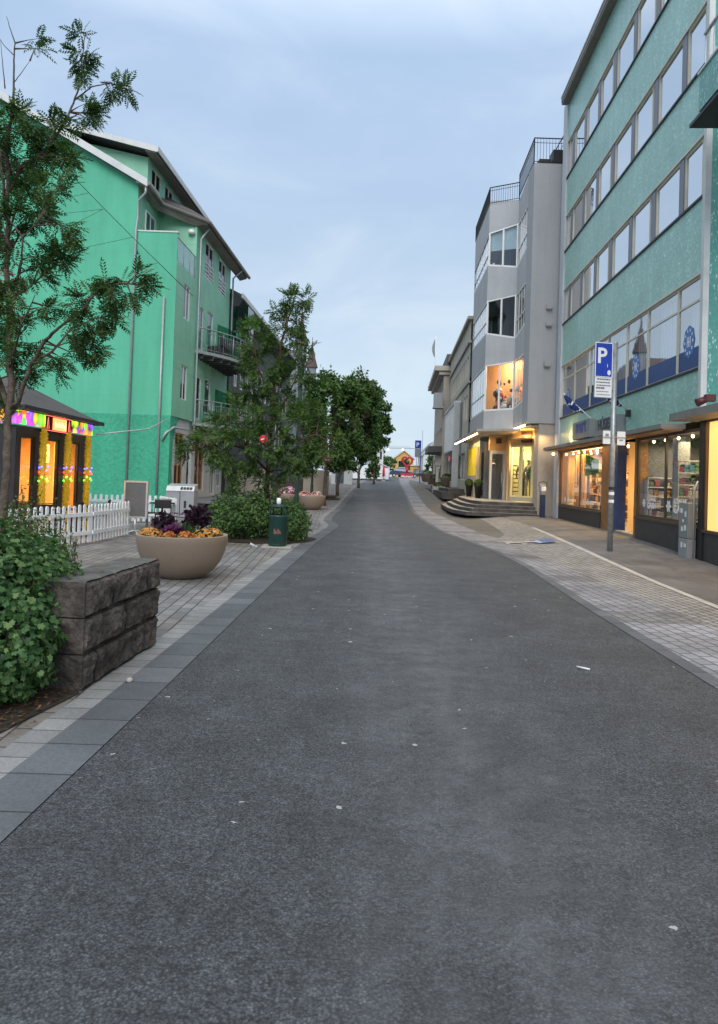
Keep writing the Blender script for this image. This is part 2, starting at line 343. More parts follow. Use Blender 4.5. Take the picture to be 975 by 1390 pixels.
M = dict(
 asphalt=asphalt(),
 pave=pavers('pavers_left', (.165,.165,.167), (.245,.245,.25), (.06,.058,.056), .3, .15, .009, rot=R(88), stain=.38, tint=(1.02,.94,.86)),
 kerb=pavers('kerb_stones', (.09,.1,.112), (.135,.148,.163), (.045,.05,.055),  60, .42, .008, rot=0, off=0, stain=.28, shift=30),
 row=pavers('edge_row', (.2,.205,.21), (.28,.285,.285), (.12,.12,.115),  60, .21, .008, rot=0, off=0, stain=.3, shift=30),
 pdark=pavers('pavers_dark', (.15,.154,.162), (.21,.214,.222), (.07,.07,.074), .21, .15, .012, rot=R(87), bands=(3.4,.22,1.45), stain=.38),
 plight=pavers('cobbles_light', (.235,.237,.235), (.345,.345,.338), (.08,.08,.078), .16, .12, .014, rot=R(86), stain=.25),
 walk=pavers('sidewalk_slabs', (.115,.12,.13), (.148,.154,.165), (.07,.07,.072), .6, .6, .006, rot=R(86), stain=.35),
 ground=pm('ground_dirt', (.13,.125,.11), .9, .3, .4),
 soil=stonemat('soil', (.012,.01,.008), (.035,.027,.02), (.09,.07,.05), 14, .03),
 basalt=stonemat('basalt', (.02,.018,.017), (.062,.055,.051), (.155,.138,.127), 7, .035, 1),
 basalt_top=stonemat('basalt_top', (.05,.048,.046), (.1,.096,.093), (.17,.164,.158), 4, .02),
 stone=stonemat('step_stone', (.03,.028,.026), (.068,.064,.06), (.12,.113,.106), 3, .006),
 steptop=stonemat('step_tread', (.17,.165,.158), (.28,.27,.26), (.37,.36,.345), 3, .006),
 whiteline=pm('white_line', (.42,.42,.41), .6, .25, 3),
 blueline=pm('blue_paint', (.06,.13,.3), .6, .25, 3),
 green=greenmat('green_plaster', (.1,.43,.28), False),
 greenR=greenmat('green_rough_plaster', (.06,.38,.235), True),
 greenS=panelmat('green_panels', (.24,.54,.38), 1.35, 2.98),
 roofm=pm('roof_metal_dark', (.06,.058,.06), .6, .2, 2),
 whitetrim=pm('white_trim', (.52,.54,.54), .5, .12, 2),
 whitef=pm('white_frame', (.75,.76,.76), .45, .08, 2, bump=0),
 fascia=pm('grey_brown_fascia', (.2,.185,.17), .6, .15, 2),
 zinc=pm('zinc_pipe', (.33,.38,.38), .4, .15, 6, metal=.3),
 galv=pm('galvanised_steel', (.32,.34,.345), .42, .25, 9, metal=.55, bump=.05),
 teal=tealmat('teal_mosaic', (.25,.46,.4), (.34,.57,.5), (.6,.78,.73), 1.5),
 teal_shaded=tealmat('teal_mosaic_shaded', (.09,.3,.26), (.14,.38,.33), (.45,.65,.6), 1.3),  # same mosaic as the facade; duller light on turned faces put into the colour
 tealgrey=pm('grey_pillar', (.16,.165,.2), .4, .1, 2),
 palepil=pm('pale_pilaster', (.5,.53,.57), .7, .12, 1),
 dark=pm('black_metal', (.018,.018,.02), .45, .2, 4, bump=0),
 darkst=pm('dark_stone_base', (.045,.044,.046), .45, .35, 6),
 bronze=pm('bronze_frame', (.1,.075,.05), .4, .2, 3, bump=0, metal=.3),
 cream=pm('cream_frame', (.55,.53,.45), .5, .1, 3, bump=0),
 grey=pm('grey_render', (.42,.43,.445), .75, .08, .6, bs=30),
 greyd=pm('grey_render_slab', (.345,.355,.37), .75, .07, .5, bs=30),
 beige=pm('beige_render', (.47,.45,.38), .8, .12, .6),
 beige2=pm('beige_stone', (.4,.36,.31), .8, .12, .6),
 concrete=pm('concrete', (.36,.34,.31), .85, .15, 2, bs=30),
 wood=pm('warm_wood', (.3,.14,.045), .5, .25, 3),
 woodlt=pm('pale_wood', (.5,.3,.14), .5, .2, 3),
 yellow=pm('yellow_panel', (.72,.66,.08), .5, .08, 2),
 gl=glass('glass_clear', (.92,.94,.95), .42), glr=glass('glass_reflective', (.74,.79,.83), 1.0), glf=glass('glass_band', (.85,.88,.9), .5), glblue=glass('glass_blue', (.25,.42,.5), 2.2),
 glg=glass('glass_green', (.3,.62,.5), .35),
 curtain=curtain_mat('curtain_pale', (.72,.78,.88), 12, .55), curtg=curtain_mat('curtain_grey', (.3,.33,.34), 12, .6),
 curtw=curtain_mat('curtain_brown', (.4,.22,.13), 10, .45),
 room=pm('room_dark', (.03,.032,.036), .9, .2, 2, bump=0), roommid=pm('room_mid', (.12,.13,.15), .9, .2, 2, bump=0),
 roomw=pm('room_warm', (.75,.55,.3), .9, .1, 2, bump=0),
 navy=pm('navy_film', (.02,.06,.2), .4, .2, 3, bump=0), logoblue=pm('blue_emblem', (.06,.16,.42), .4, .1, 3, bump=0),
 signblue=pm('sign_blue', (.012,.045,.36), .35, .08, 3, bump=0), signwhite=pm('sign_white', (.68,.7,.72), .4, .08, 3, bump=0),
 textdark=pm('text_dark', (.04,.04,.06), .6, .05, 3, bump=0), textblue=pm('text_blue', (.03,.06,.28), .5, .05, 3, bump=0),
 textwhite=pm('text_white', (.8,.8,.8), .5, .05, 3, bump=0),
 signgrey=pm('sign_grey', (.2,.22,.23), .5, .12, 2), taxgreen=pm('banner_green', (.03,.28,.06), .6, .1, 3, bump=0),
 red=pm('red_paint', (.62,.02,.04), .35, .1, 3, bump=0), 
 taupe=pm('taupe_planter', (.215,.168,.128), .5, .08, 1.2, bs=90), taupeR=pm('planter_rim', (.36,.3,.24), .5, .08, 2),
 woodtub=pm('wood_tub', (.14,.1,.07), .8, .25, 5),
 dgreen=pm('dark_green_paint', (.012,.045,.038), .4, .25, 5, bump=.04), fadedgraf=pm('faded_sticker', (.16,.07,.05), .7, .3, 8),
 plastgrey=pm('plastic_grey', (.27,.28,.3), .5, .1, 3), slate=pm('slate_board', (.1,.11,.12), .6, .2, 3, bump=0), alu=pm('aluminium', (.55,.57,.58), .35, .1, 4, metal=.5, bump=0),
 picket=pm('white_picket', (.72,.75,.78), .5, .1, 5),
 bark=stonemat('bark', (.03,.022,.016), (.09,.068,.052), (.17,.14,.115), 14, .012),
 barkr=stonemat('bark_red', (.03,.017,.011), (.085,.048,.032), (.15,.1,.07), 12, .01),
 rowan=leafmat('rowan_leaf', (.014,.04,.013), (.038,.09,.026), (.11,.18,.05)),
 rowan2=leafmat('rowan_leaf_far', (.02,.055,.016), (.06,.125,.034), (.15,.22,.06)),
 maple=leafmat('dense_leaf', (.015,.05,.015), (.048,.115,.03), (.12,.2,.05)),
 currant=leafmat('currant_leaf', (.016,.055,.018), (.05,.13,.04), (.15,.24,.08), .3),
 bushl=leafmat('bush_leaf', (.016,.055,.014), (.05,.12,.03), (.13,.21,.055), .3),
 box=leafmat('box_leaf', (.02,.05,.01), (.05,.1,.015), (.1,.16,.03), .2),
 kale=leafmat('kale_leaf', (.008,.004,.009), (.022,.01,.02), (.055,.02,.04), .1), kalep=leafmat('kale_purple', (.05,.008,.05), (.12,.02,.1), (.2,.04,.14), .2),
 orange=leafmat('orange_petal', (.35,.06,.02), (.6,.17,.04), (.7,.36,.1), .2), yell=leafmat('yellow_petal', (.4,.14,.02), (.65,.3,.05), (.7,.5,.22), .2),
 pink=leafmat('pink_petal', (.35,.02,.12), (.6,.05,.25), (.75,.3,.5), .2), white_p=leafmat('white_petal', (.5,.45,.5), (.7,.68,.65), (.8,.78,.5), .2),
)
ES = dict(warm=(1,.62,.24), warm2=(1,.74,.42))
# ================================================================== GROUND
YR = [-8+.5*i for i in range(0, 150)] + [67+1.5*i for i in range(0, 50)]
def strip(name, fl, fr_, y0, y1, dz, mat, nx=6, kind='structure', rows=None):
    mb = MB(); prev = None
    ys = sorted(set([y0]+[y for y in (rows or YR) if y0 < y < y1]+[y1]))
    for y in ys:
        a, b = fl(y), fr_(y)
        row = []
        for i in range(nx+1):
            x = a+(b-a)*i/nx; row.append(mb.V((x, y, g(x, y)+dz)))
        if prev:
            for i in range(nx): mb.F((prev[i], prev[i+1], row[i+1], row[i]))
        prev = row
    return mb.build(name, mat, None, kind=kind, center=False)
rl = lambda y: lerp(RL, y); rr = lambda y: lerp(RR, y); wl = lambda y: lerp(WL, y)
yy = [-60,-30,-15]+YR+[142+i*8 for i in range(0,12)]+[260,300,400,600,1000]
strip('ground', lambda y: -40-max(0,y)*.9, lambda y: 40+max(0,y)*.9, -60, 1000, -.05, M['ground'], 44, rows=yy)
strip('road', rl, rr, -8, 139, 0, M['asphalt'], 10)
kw_ = lambda y: .34 if y < 21 else (.34 if y < 26 else .3)
strip('kerb_stones', lambda y: rl(y)-kw_(y), rl, -8, 139, .006, M['kerb'], 1)
strip('edge_course', lambda y: rl(y)-kw_(y)-.2, lambda y: rl(y)-kw_(y), -8, 139, .004, M['row'], 1)
strip('pavement', lambda y: -13-max(0,y-20)*.2, lambda y: rl(y)-kw_(y)-.2, -8, 139, .001, M['pave'], 12)
strip('kerb_stones', rr, lambda y: rr(y)+.16, -8, 139, .005, M['kerb'], 1)
mid = lambda y: max(rr(y)+.3, min(wl(y)-.06, lerp([(-8,3.9),(8,4.3),(11,4.2),(18,4.05),(24,4.3),(139,8.9)], y)))
strip('pavement', lambda y: rr(y)+.16, mid, -8, 139, .003, M['pdark'], 6)
strip('pavement', mid, lambda y: max(mid(y)+.02, wl(y)+.07) if y < 27 else mid(y)+(1.5 if y<60 else 4), -8, 139, .004, M['plight'], 4)
strip('painted_line', lambda y: wl(y)-.06, lambda y: wl(y)+.06, -8, 23.2, .012, M['whiteline'], 1)
strip('sidewalk', lambda y: (wl(y)+.06 if y < 27 else mid(y)+1.4), lambda y: 11+max(0,y-30)*.08, -8, 139, .002, M['walk'], 10)
# painted disabled-parking mark
mb = MB(); bx, by = 4.6, 18.9
mb.cur = 1
mb.poly([(bx+.25,by-.42,.0),(bx+1.1,by-.42,.0),(bx+1.1,by+.5,.0),(bx+.25,by+.5,.0)])
mb.cur = 0
for (x0,y0,x1,y1) in ((-.95,-.1,.5,.12),(-.75,.12,-.5,.42),(-.3,-.42,-.08,-.1),(.02,.12,.22,.36),(-1.15,.3,-.55,.46),(.4,-.3,.55,.3),(-1.0,-.4,-.85,-.1)):
    mb.poly([(bx+x0,by+y0,.001),(bx+x1,by+y0,.001),(bx+x1,by+y1,.001),(bx+x0,by+y1,.001)])
mb.v = [(bx+(x-bx)*.62, by+(y-by)*1.0, g(x,y)+.012+z*4) for x, y, z in mb.v]
mb.build('painted_symbol', [M['whiteline'], M['blueline']], None, kind='structure', center=False)
# planting beds
def blob(cx, cy, rx, ry, n=26, z=.02, seed=1):
    rr_ = random.Random(seed); mb = MB(); pts = []
    for i in range(n):
        a = 2*math.pi*i/n; k = 1+rr_.uniform(-.07,.07); x = cx+rx*k*math.cos(a); y = cy+ry*k*math.sin(a); pts.append((x, y, g(x,y)+z))
    c = mb.V((cx, cy, g(cx,cy)+z+.03)); i = [mb.V(p) for p in pts]
    for k in range(n): mb.F((c, i[k], i[(k+1)%n]))
    return mb
mb = MB(); mb.poly([(-5.2,4.25,.012),(-2.15,4.3,.012),(-1.98,5.15,.012),(-2.35,5.3,.02),(-2.4,7.2,.012),(-5.2,7.2,.012)])
mb.build('planting_bed_soil', M['soil'], None, kind='structure', center=False)
blob(-2.5, 17.9, 1.5, 1.35, seed=3).build('planting_bed_soil', M['soil'], None, kind='structure', center=False)

# ================================================================== wall helpers
def wall(mb, u0, u1, z0, z1, holes=(), n=0, rev=.12):
    us = sorted({u0, u1, *[h[0] for h in holes], *[h[1] for h in holes]}); zs = sorted({z0, z1, *[h[2] for h in holes], *[h[3] for h in holes]})
    us = [u for u in us if u0 <= u <= u1]; zs = [z for z in zs if z0 <= z <= z1]
    for a, b in zip(us, us[1:]):
        for c, d in zip(zs, zs[1:]):
            um, zm = (a+b)/2, (c+d)/2
            if any(h[0] < um < h[1] and h[2] < zm < h[3] for h in holes): continue
            mb.poly([(a,n,c),(b,n,c),(b,n,d),(a,n,d)])
    for (a,b,c,d) in [h[:4] for h in holes]:
        m = n-rev
        mb.poly([(a,n,c),(b,n,c),(b,m,c),(a,m,c)]); mb.poly([(a,n,d),(a,m,d),(b,m,d),(b,n,d)])
        mb.poly([(a,n,c),(a,m,c),(a,m,d),(a,n,d)]); mb.poly([(b,n,c),(b,n,d),(b,m,d),(b,m,c)])
def frame_mb(fr, u0, u1, z0, z1, n, t=.05, d=.06, vs=(), hs=(), tv=None):
    mb = MB(fr); tv = tv or t
    mb.box((u0,n-d,z0),(u0+t,n,z1)); mb.box((u1-t,n-d,z0),(u1,n,z1))
    mb.box((u0+t,n-d,z0),(u1-t,n,z0+t)); mb.box((u0+t,n-d,z1-t),(u1-t,n,z1))
    cuts = sorted(vs)
    for v in cuts: mb.box((v-tv/2,n-d+.004,z0+t),(v+tv/2,n-.004,z1-t))
    for h in hs: mb.box((u0+t,n-d+.007,h-tv/2),(u1-t,n-.007,h+tv/2))
    return mb
def window(fr, root, u0, u1, z0, z1, n=-.06, fm='whitef', gm='gl', t=.05, vs=(), hs=(), cur=None, cz=None, room='room', rd=.6, cd=.14, label=None):
    f = frame_mb(fr, u0, u1, z0, z1, n, t, .06, vs, hs).build('window', M[fm], root, label=label)
    g_ = MB(fr); g_.poly([(u0+t*.5,n-.03,z0+t*.5),(u1-t*.5,n-.03,z0+t*.5),(u1-t*.5,n-.03,z1-t*.5),(u0+t*.5,n-.03,z1-t*.5)]); g_.build('pane', M[gm], f)
    if cur:
        c = MB(fr); a, b = u0+.02, u1-.02; N_ = max(8, int((b-a)*14)); m = n-cd; zb, zt = (cz or (z0, z1))
        prev = None
        for i in range(N_+1):
            uu = a+(b-a)*i/N_; off = .03*math.sin(i*2.1)+.015*math.sin(i*5.3+u0)
            cc = (c.V((uu,m+off,zb)), c.V((uu,m+off,zt)))
            if prev: c.F((prev[0],cc[0],cc[1],prev[1]), True)
            prev = cc
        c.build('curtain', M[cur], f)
    if room:
        r = MB(fr); m = n-rd; a,b,c_,d = u0-.01,u1+.01,z0-.01,z1+.01
        r.poly([(a,m,c_),(b,m,c_),(b,m,d),(a,m,d)])
        for q in (((a,n-.07,c_),(b,n-.07,c_),(b,m,c_),(a,m,c_)),((a,n-.07,d),(a,m,d),(b,m,d),(b,n-.07,d)),((a,n-.07,c_),(a,m,c_),(a,m,d),(a,n-.07,d)),((b,n-.07,c_),(b,n-.07,d),(b,m,d),(b,m,c_))): r.poly(q)
        r.build('reveal', M[room], f)
    return f
def arealight(name, loc, size, energy, col, rot=(0,0,0), sy=None):
    l = bpy.data.lights.new(name, 'AREA'); l.energy = energy; l.color = col; l.size = size
    if sy: l.shape = 'RECTANGLE'; l.size_y = sy
    o = bpy.data.objects.new(name, l); COL.objects.link(o); o.location = loc; o.rotation_euler = rot
    return o
def roombox(fr, u0, u1, z0, z1, n0, n1, mat, root, name='interior'):
    r = MB(fr)
    r.poly([(u0,n1,z0),(u1,n1,z0),(u1,n1,z1),(u0,n1,z1)])
    r.poly([(u0,n0,z0),(u0,n1,z0),(u0,n1,z1),(u0,n0,z1)]); r.poly([(u1,n0,z0),(u1,n0,z1),(u1,n1,z1),(u1,n1,z0)])
    r.poly([(u0,n0,z0),(u1,n0,z0),(u1,n1,z0),(u0,n1,z0)]); r.poly([(u0,n0,z1),(u0,n1,z1),(u1,n1,z1),(u1,n0,z1)])
    return r.build(name, mat, root)
bulb = em('bulb_warm', (1,.72,.36), 14)
bulbs = em('bulb_soft', (1,.66,.3), 5)
lampwhite = em('lamp_white', (.9,.95,1), 3)

# ================================================================== TEAL OFFICE BUILDING (right)
FT = Fr((7.31,14.16,0), (.053,1))
tb = thing('office_building', 'long teal mosaic office building with ribbon windows above lit shops, nearest on the right', 'building', tuple(FT(6,0,0)))
END = 14.0
rows = [(8.05,9.5),(11.0,12.5),(14.0,15.55)]
pil = [.95,2.37,4.2,6.03,7.9,9.65,11.42,13.15,END]
pc = [-11+1.83*i for i in range(0)]
mb = MB(FT)
U0 = .95
for z0,z1 in ((3.12,4.25),(6.42,8.05),(9.5,11.0),(12.5,14.0),(15.55,17.1)):
    wall(mb, U0, END, z0, z1)
mb.build('wall', M['teal'], tb)
mb = MB(FT)   # body behind
mb.box((U0,-9,2.9),(END,-1.6,17.05)); mb.box((-.2,-9,2.9),(U0,-1.7,17.05)); mb.build('inner_wall', M['room'], tb)
mb = MB(FT)
for z in (4.25,8.05,11.0,14.0): mb.box((U0,-.1,z-.0),(END,.045,z+.05))
mb.build('sill', M['dark'], tb)
mb = MB(FT)
for z in (6.42,9.5,12.5,15.55): mb.box((U0,-.1,z-.05),(END,.012,z-.001))
mb.build('lintel_trim', M['cream'], tb)
mb = MB(FT); mb.box((U0-.3,-9,17.08),(END+.1,.28,17.16)); mb.box((U0-.3,-.3,17.16),(END+.1,.3,17.34)); mb.build('roof_edge', M['fascia'], tb)
mb = MB(FT); mb.box((U0-.3,-8.9,17.345),(END+.1,.32,17.4)); mb.build('roof', M['whitetrim'], tb)
mb = MB(FT); mb.box((END,-6,0),(END+.62,.06,17.25)); mb.build('pilaster', M['palepil'], tb)
mb = MB(FT); mb.box((U0-.06,-.2,3.14),(U0+.08,.05,17.1)); mb.build('corner_strip', M['whitetrim'], tb)
# windows of the three upper floors
for r_, (z0,z1) in enumerate(rows):
    for k in range(len(pil)-1):
        a, b = pil[k], pil[k+1]
        last = k >= len(pil)-3
        window(FT, tb, a+(.13 if k else .08), b-.13, z0+.05, z1-.05, n=-.04, fm='cream', gm='glr', t=.055, vs=(a+.33,) if (k%2 == 0 and not last) else (),
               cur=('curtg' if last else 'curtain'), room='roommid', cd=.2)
        if k: 
            mb = MB(FT); mb.box((a-.13,-.12,z0+.05),(a+.13,-.015,z1-.05)); mb.build('pillar', M['tealgrey'], tb)
# first-floor band with transoms, curtains drawn aside, navy film and round emblems
ff = [1.03,2.45,4.45,6.15,7.95,9.98,12.1,END]
for k in range(len(ff)-1):
    a, b = ff[k], ff[k+1]
    w = window(FT, tb, a, b, 4.3, 6.37, n=-.04, fm='cream', gm='glf', t=.045, hs=(5.84,), cur=('curtg' if k > 4 else 'curtain'), cz=(4.3,6.35), room='roommid', rd=1.2, cd=.35)
    m_ = MB(FT); m_.poly([(a+.045,-.066,4.34),(b-.045,-.066,4.34),(b-.045,-.066,4.82),(a+.045,-.066,4.82)]); m_.build('film', M['navy'], w)
    if k in (0,2,4,6):
        m_ = MB(FT); cu, cz_ = (a+b)/2+.1, 5.0
        for (ru, rz, q) in ((.3,.36,0),):
            m_.poly([(cu+ru*math.cos(t_)*(1+.05*math.cos(8*t_)), -.062, cz_+rz*math.sin(t_)*(1+.05*math.cos(8*t_))) for t_ in [i*math.pi/24 for i in range(48)]])
        m_.build('emblem', M['logoblue'], w)
        m_ = MB(FT)
        for i in range(10):
            t_ = 2*math.pi*i/10; c_, s_ = cu+.22*math.cos(t_), cz_+.27*math.sin(t_)
            m_.box((c_-.018,-.061,s_-.03),(c_+.018,-.056,s_+.03))
        for q in (-.08,0,.08): m_.box((cu+q-.012,-.061,cz_-.12),(cu+q+.012,-.056,cz_+.12))
        m_.box((cu-.08,-.061,cz_-.012),(cu+.08,-.0565,cz_+.012))
        m_.build('emblem_marks', M['textwhite'], w)
# black open vents in first pane and last pane
for (a,b) in ((1.1,2.4),(12.2,13.9)):
    mb = MB(FT); mb.box((a,-.09,5.9),(b,-.078,6.3)); mb.build('vent_panel', M['dark'], tb)
# chamfered near corner
cdir = Vector((.75,-.66,0)).normalized()
FC = Fr(tuple(FT(U0,0,0)), (cdir.x,cdir.y), (-.66,-.75))
mb = MB(FC); wall(mb, .02, 9, 3.3, 17.1, holes=[(1.0,3.0,4.9,6.4),(1.0,3.0,8.0,9.5),(1.0,3.0,13.7,15.4)], rev=.15); mb.build('corner_wall', M['teal_shaded'], tb)
for z0,z1 in ((4.9,6.4),(8.0,9.5),(13.7,15.4)): window(FC, tb, 1.0, 3.0, z0, z1, n=-.02, fm='whitef', gm='glr', vs=(2,), cur='curtain')
bal = [(-.05,.0),(-.05,.95),(-4,.95),(-4,.0)]
mb = MB(FT); mb.prism([(-.3,.0),(-.3,.72),(-5,.72),(-5,.0)], 9.2, 9.95); mb.build('balcony', M['teal_shaded'], tb)
mb = MB(FT); mb.box((-5.02,-.6,9.951),(-.27,.75,10.0)); mb.build('balcony_coping', M['whitetrim'], tb)
mb = MB(FT); mb.box((-5,-.9,9.12),(.2,.7,9.19)); mb.build('balcony_soffit', M['dark'], tb)
mb = MB(FT)
for i in range(24): mb.box((-.35-i*.19,.62,10.0),(-.33-i*.19,.64,10.75))
mb.box((-5,.6,10.75),(-.3,.66,10.79)); mb.build('balcony_railing', M['galv'], tb)
# canopies
mb = MB(FT)
mb.box((1.75,.0,2.99),(END+.5,.55,3.10)); mb.build('canopy', M['fascia'], tb)
mb = MB(FT); mb.box((-8,.0,3.1),(1.15,.6,3.26)); mb.build('canopy', M['fascia'], tb)
mb = MB(FT); mb.box((1.75,.05,2.955),(END+.4,.5,2.989)); mb.build('canopy_soffit', M['wood'], tb)
# ground floor: stone base, wooden posts
def gz(u): q = FT(u,0,0); return g(q.x,q.y)
for q_ in (((8.25,-.25,-.2),(END,.0,.74)),((.9,-.25,-.3),(4.95,.0,.78)),((-8,-.25,-.4),(.8,-.01,.72))): MB(FT).box(*q_).build('base', M['darkst'], tb)
for q_ in (((8.2,-.28,.741),(13.9,.03,.8)),((.95,-.28,.781),(5.0,.03,.84)),((-8,-.2,.721),(.72,.03,.78))): MB(FT).box(*q_).build('shop_sill', M['bronze'], tb)
mb = MB(FT); mb.box((7.35,-.3,.2),(8.2,-.02,2.95)); mb.build('door_post', M['wood'], tb)
mb = MB(FT); mb.box((6.75,-.32,.2),(7.34,-.05,2.95)); mb.build('door_banner', M['navy'], tb)
for q_ in (((4.95,-.3,.2),(5.12,-.01,2.95)),((13.9,-.3,.0),(13.999,-.01,2.95)),((5.8,-1.5,.3),(5.98,-1.4,2.95))): MB(FT).box(*q_).build('wood_post', M['wood'], tb)
mb = MB(FT); mb.box((.72,-.3,0),(.95,.02,3.1)); mb.build('dark_post', M['dark'], tb)
# white tape marks on the blue banner
mb = MB(FT)
for q in (0,.16): mb.slab([(6.95,-.046,2.2+q),(7.28,-.046,2.3+q),(7.28,-.046,2.36+q),(6.95,-.046,2.26+q)], (0,.0,0.001))
mb.build('banner_stripe', M['textwhite'], tb)
# shop windows
w1 = window(FT, tb, 8.2, 13.9, .8, 2.95, n=-.03, fm='bronze', gm='gl', t=.06, vs=(10.98,), room=None, label='warm lit shop window beside the pale pilaster')
w2 = window(FT, tb, .98, 4.95, .84, 2.97, n=-.03, fm='bronze', gm='gl', t=.07, vs=(2.99,), room=None, label='shop window with wool display and bronze frame')
roombox(FT, 6.6, 13.95, .25, 2.96, -.33, -3.0, M['roomw'], tb)
roombox(FT, 5.13, 6.6, .25, 2.96, -1.5, -4.5, M['roomw'], tb)
roombox(FT, .96, 5.1, .3, 2.97, -.3, -2.2, M['roommid'], tb)
# entrance step
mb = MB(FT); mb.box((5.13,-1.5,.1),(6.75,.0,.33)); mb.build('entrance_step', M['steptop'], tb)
mb = MB(FT); mb.box((5.2,-1.42,.34),(8.2,-1.32,.62)); mb.build('entrance_plinth', M['dark'], tb)
# lit window, near right
lit = em('lit_film_yellow', (1,.56,.17), .92, (.25,.18,.08))
mb = MB(FT); mb.poly([(-8,-.06,.78),(.66,-.06,.78),(.66,-.06,3.08),(-8,-.06,3.08)]); mb.build('lit_film', lit, tb)
mb = MB(FT); mb.box((.66,-.1,.78),(.72,.0,3.1)); mb.box((-8,-.1,3.06),(.66,.0,3.1)); mb.box((-2.2,-.1,.78),(-2.14,.0,3.06)); mb.build('lit_window_frame', M['bronze'], tb)
mb = MB(); text_mb(mb, 'ICEWEAR', FT(.12,-.05,1.1), -FT.u, (0,0,1), .28, .002, 'LEFT')
mb.build('window_lettering', M['woodlt'], tb)
# window stickers
def flake(mb, c, r, u, v):
    for i in range(6):
        t = math.pi*i/3; d = u*math.cos(t)+v*math.sin(t); s = u*-math.sin(t)+v*math.cos(t); c_ = Vector(c)
        mb.poly([c_, c_+d*r*.6+s*r*.28, c_+d*r, c_+d*r*.6-s*r*.28])
mu = -FT.u; zz = Vector((0,0,1))
mb = MB(); text_mb(mb, 'ICEWEAR', FT(1.95,.004,1.28), mu, zz, .17, .002, 'CENTER', .002); text_mb(mb, 'GARN', FT(1.95,.004,1.06), mu, zz, .27, .002, 'CENTER', .006); mb.build('window_lettering', M['textwhite'], w2); mb = MB(); flake(mb, FT(2.62,.006,1.2), .17, mu, zz)
mb.build('window_emblem', M['textwhite'], w2)
mb = MB(); text_mb(mb, 'ICEWEAR', FT(3.75,.004,1.28), mu, zz, .13, .002, 'CENTER', .002); text_mb(mb, 'GARN', FT(3.75,.004,1.1), mu, zz, .21, .002, 'CENTER', .006); mb.build('window_lettering', M['textwhite'], w2); mb = MB(); flake(mb, FT(4.28,.006,1.22), .13, mu, zz)
mb.build('window_emblem', M['textwhite'], w2)
mb = MB(FT); mb.box((8.95,.002,1.0),(9.85,.005,1.1)); mb.build('window_strip', M['textwhite'], w1); mb = MB(); flake(mb, FT(10.15,.006,1.05), .15, mu, zz); mb.build('window_emblem', M['textwhite'], w1); mb = MB()
mb = MB(FT); mb.box((11.75,.002,1.0),(12.5,.005,1.09)); mb.build('window_strip', M['textwhite'], w1); mb = MB(); flake(mb, FT(12.85,.006,1.05), .14, mu, zz)
mb.build('window_emblem', M['textwhite'], w1)
# spotlights
k = 0
for u in [x*.82+1.3 for x in range(16)]:
    if 5.0 < u < 5.3: continue
    for nn in (-.32, -1.0):
        if u > 5.1 and nn == -.32: nn = -.45
        mb = MB(FT); mb.ball((u+(.3 if nn < -.9 else 0), nn, 2.86), .04, 8, 5); mb.build('spot_lamp', bulb, tb)
# hanging lamps outdoors under the canopy
for u in (14.2,): 
    mb = MB(FT); mb.ball((u,.2,2.85), .06, 8, 5); mb.build('spot_lamp', bulbs, tb)
arealight('shop_light', FT(11,-.9,2.8), 1.0, 420, ES['warm'], sy=5); arealight('shop_light', FT(5.9,-2.6,2.8), 1.0, 380, ES['warm'])
arealight('shop_light', FT(3,-.9,2.8), .8, 190, ES['warm2'], sy=3.5)
arealight('canopy_light', FT(10.5,.28,2.93), .2, 18, ES['warm'], sy=6)
arealight('canopy_light', FT(-.5,.35,3.07), .3, 20, ES['warm'], sy=2.5)
for o in list(COL.objects):
    if o.type == 'LIGHT': o.rotation_euler = (0,0,math.atan2(-.053,1))
# goods on display
RD = random.Random(11)
shirt = [pm('goods_%d'%i, c, .8, .2, 6, bump=0) for i, c in enumerate([(.3,.05,.04),(.05,.12,.3),(.35,.33,.3),(.03,.03,.035),(.4,.2,.05),(.1,.2,.1),(.5,.42,.3),(.25,.05,.12),(.06,.2,.3),(.55,.52,.5)])]
def shelves(fr, u0, u1, n, z0, z1, nrow, root, dens, mats, ww=.16, boards='whitetrim'):
    b = MB(fr); h = (z1-z0)/nrow
    for r_ in range(nrow+1): b.box((u0,n-.3,z0+r_*h-.012),(u1,n,z0+r_*h+.012))
    b.box((u0-.02,n-.3,z0),(u0,n,z1)); b.box((u1,n-.3,z0),(u1+.02,n,z1))
    s = b.build('shelf', M[boards], root)
    gmb = MB(fr)
    for r_ in range(nrow):
        u = u0+.03
        while u < u1-ww:
            w = RD.uniform(.6,1.2)*ww; hh = RD.uniform(.45,.85)*h
            gmb.cur = RD.randrange(len(mats)); 
            if RD.random() < dens:
                q = 3
                for t in range(q): gmb.box((u+RD.uniform(0,.01),n-.26,z0+r_*h+.014+hh*t/q),(u+w-.01,n-.03+RD.uniform(-.02,.02),z0+r_*h+.01+hh*(t+1)/q-.008))
            u += w+.01
    gmb.build('shop_goods', mats, s)
def cross(u, n0): return Fr(tuple(FT(u,n0,0)), (-FT.n.x,-FT.n.y), (-FT.u.x,-FT.u.y))
shelves(cross(2.55,-.2), 0, 1.3, 0, .86, 2.3, 5, tb, .95, shirt, .13)
shelves(cross(4.7,-.25), 0, 1.2, 0, .86, 1.9, 4, tb, .9, shirt, .14)
shelves(cross(10.6,-.3), 0, 1.6, 0, .5, 2.2, 6, tb, .95, [shirt[i] for i in (2,3,6,4,3,3)], .1, 'wood')
shelves(cross(13.2,-.8), 0, 1.4, 0, .5, 2.4, 5, tb, .9, [shirt[i] for i in (6,4,9,2)], .13, 'woodlt')
mb = MB(FT); mb.box((3.3,-.75,.31),(3.6,-.45,2.95)); mb.build('display_column', M['signgrey'], tb)
mb = MB(FT)
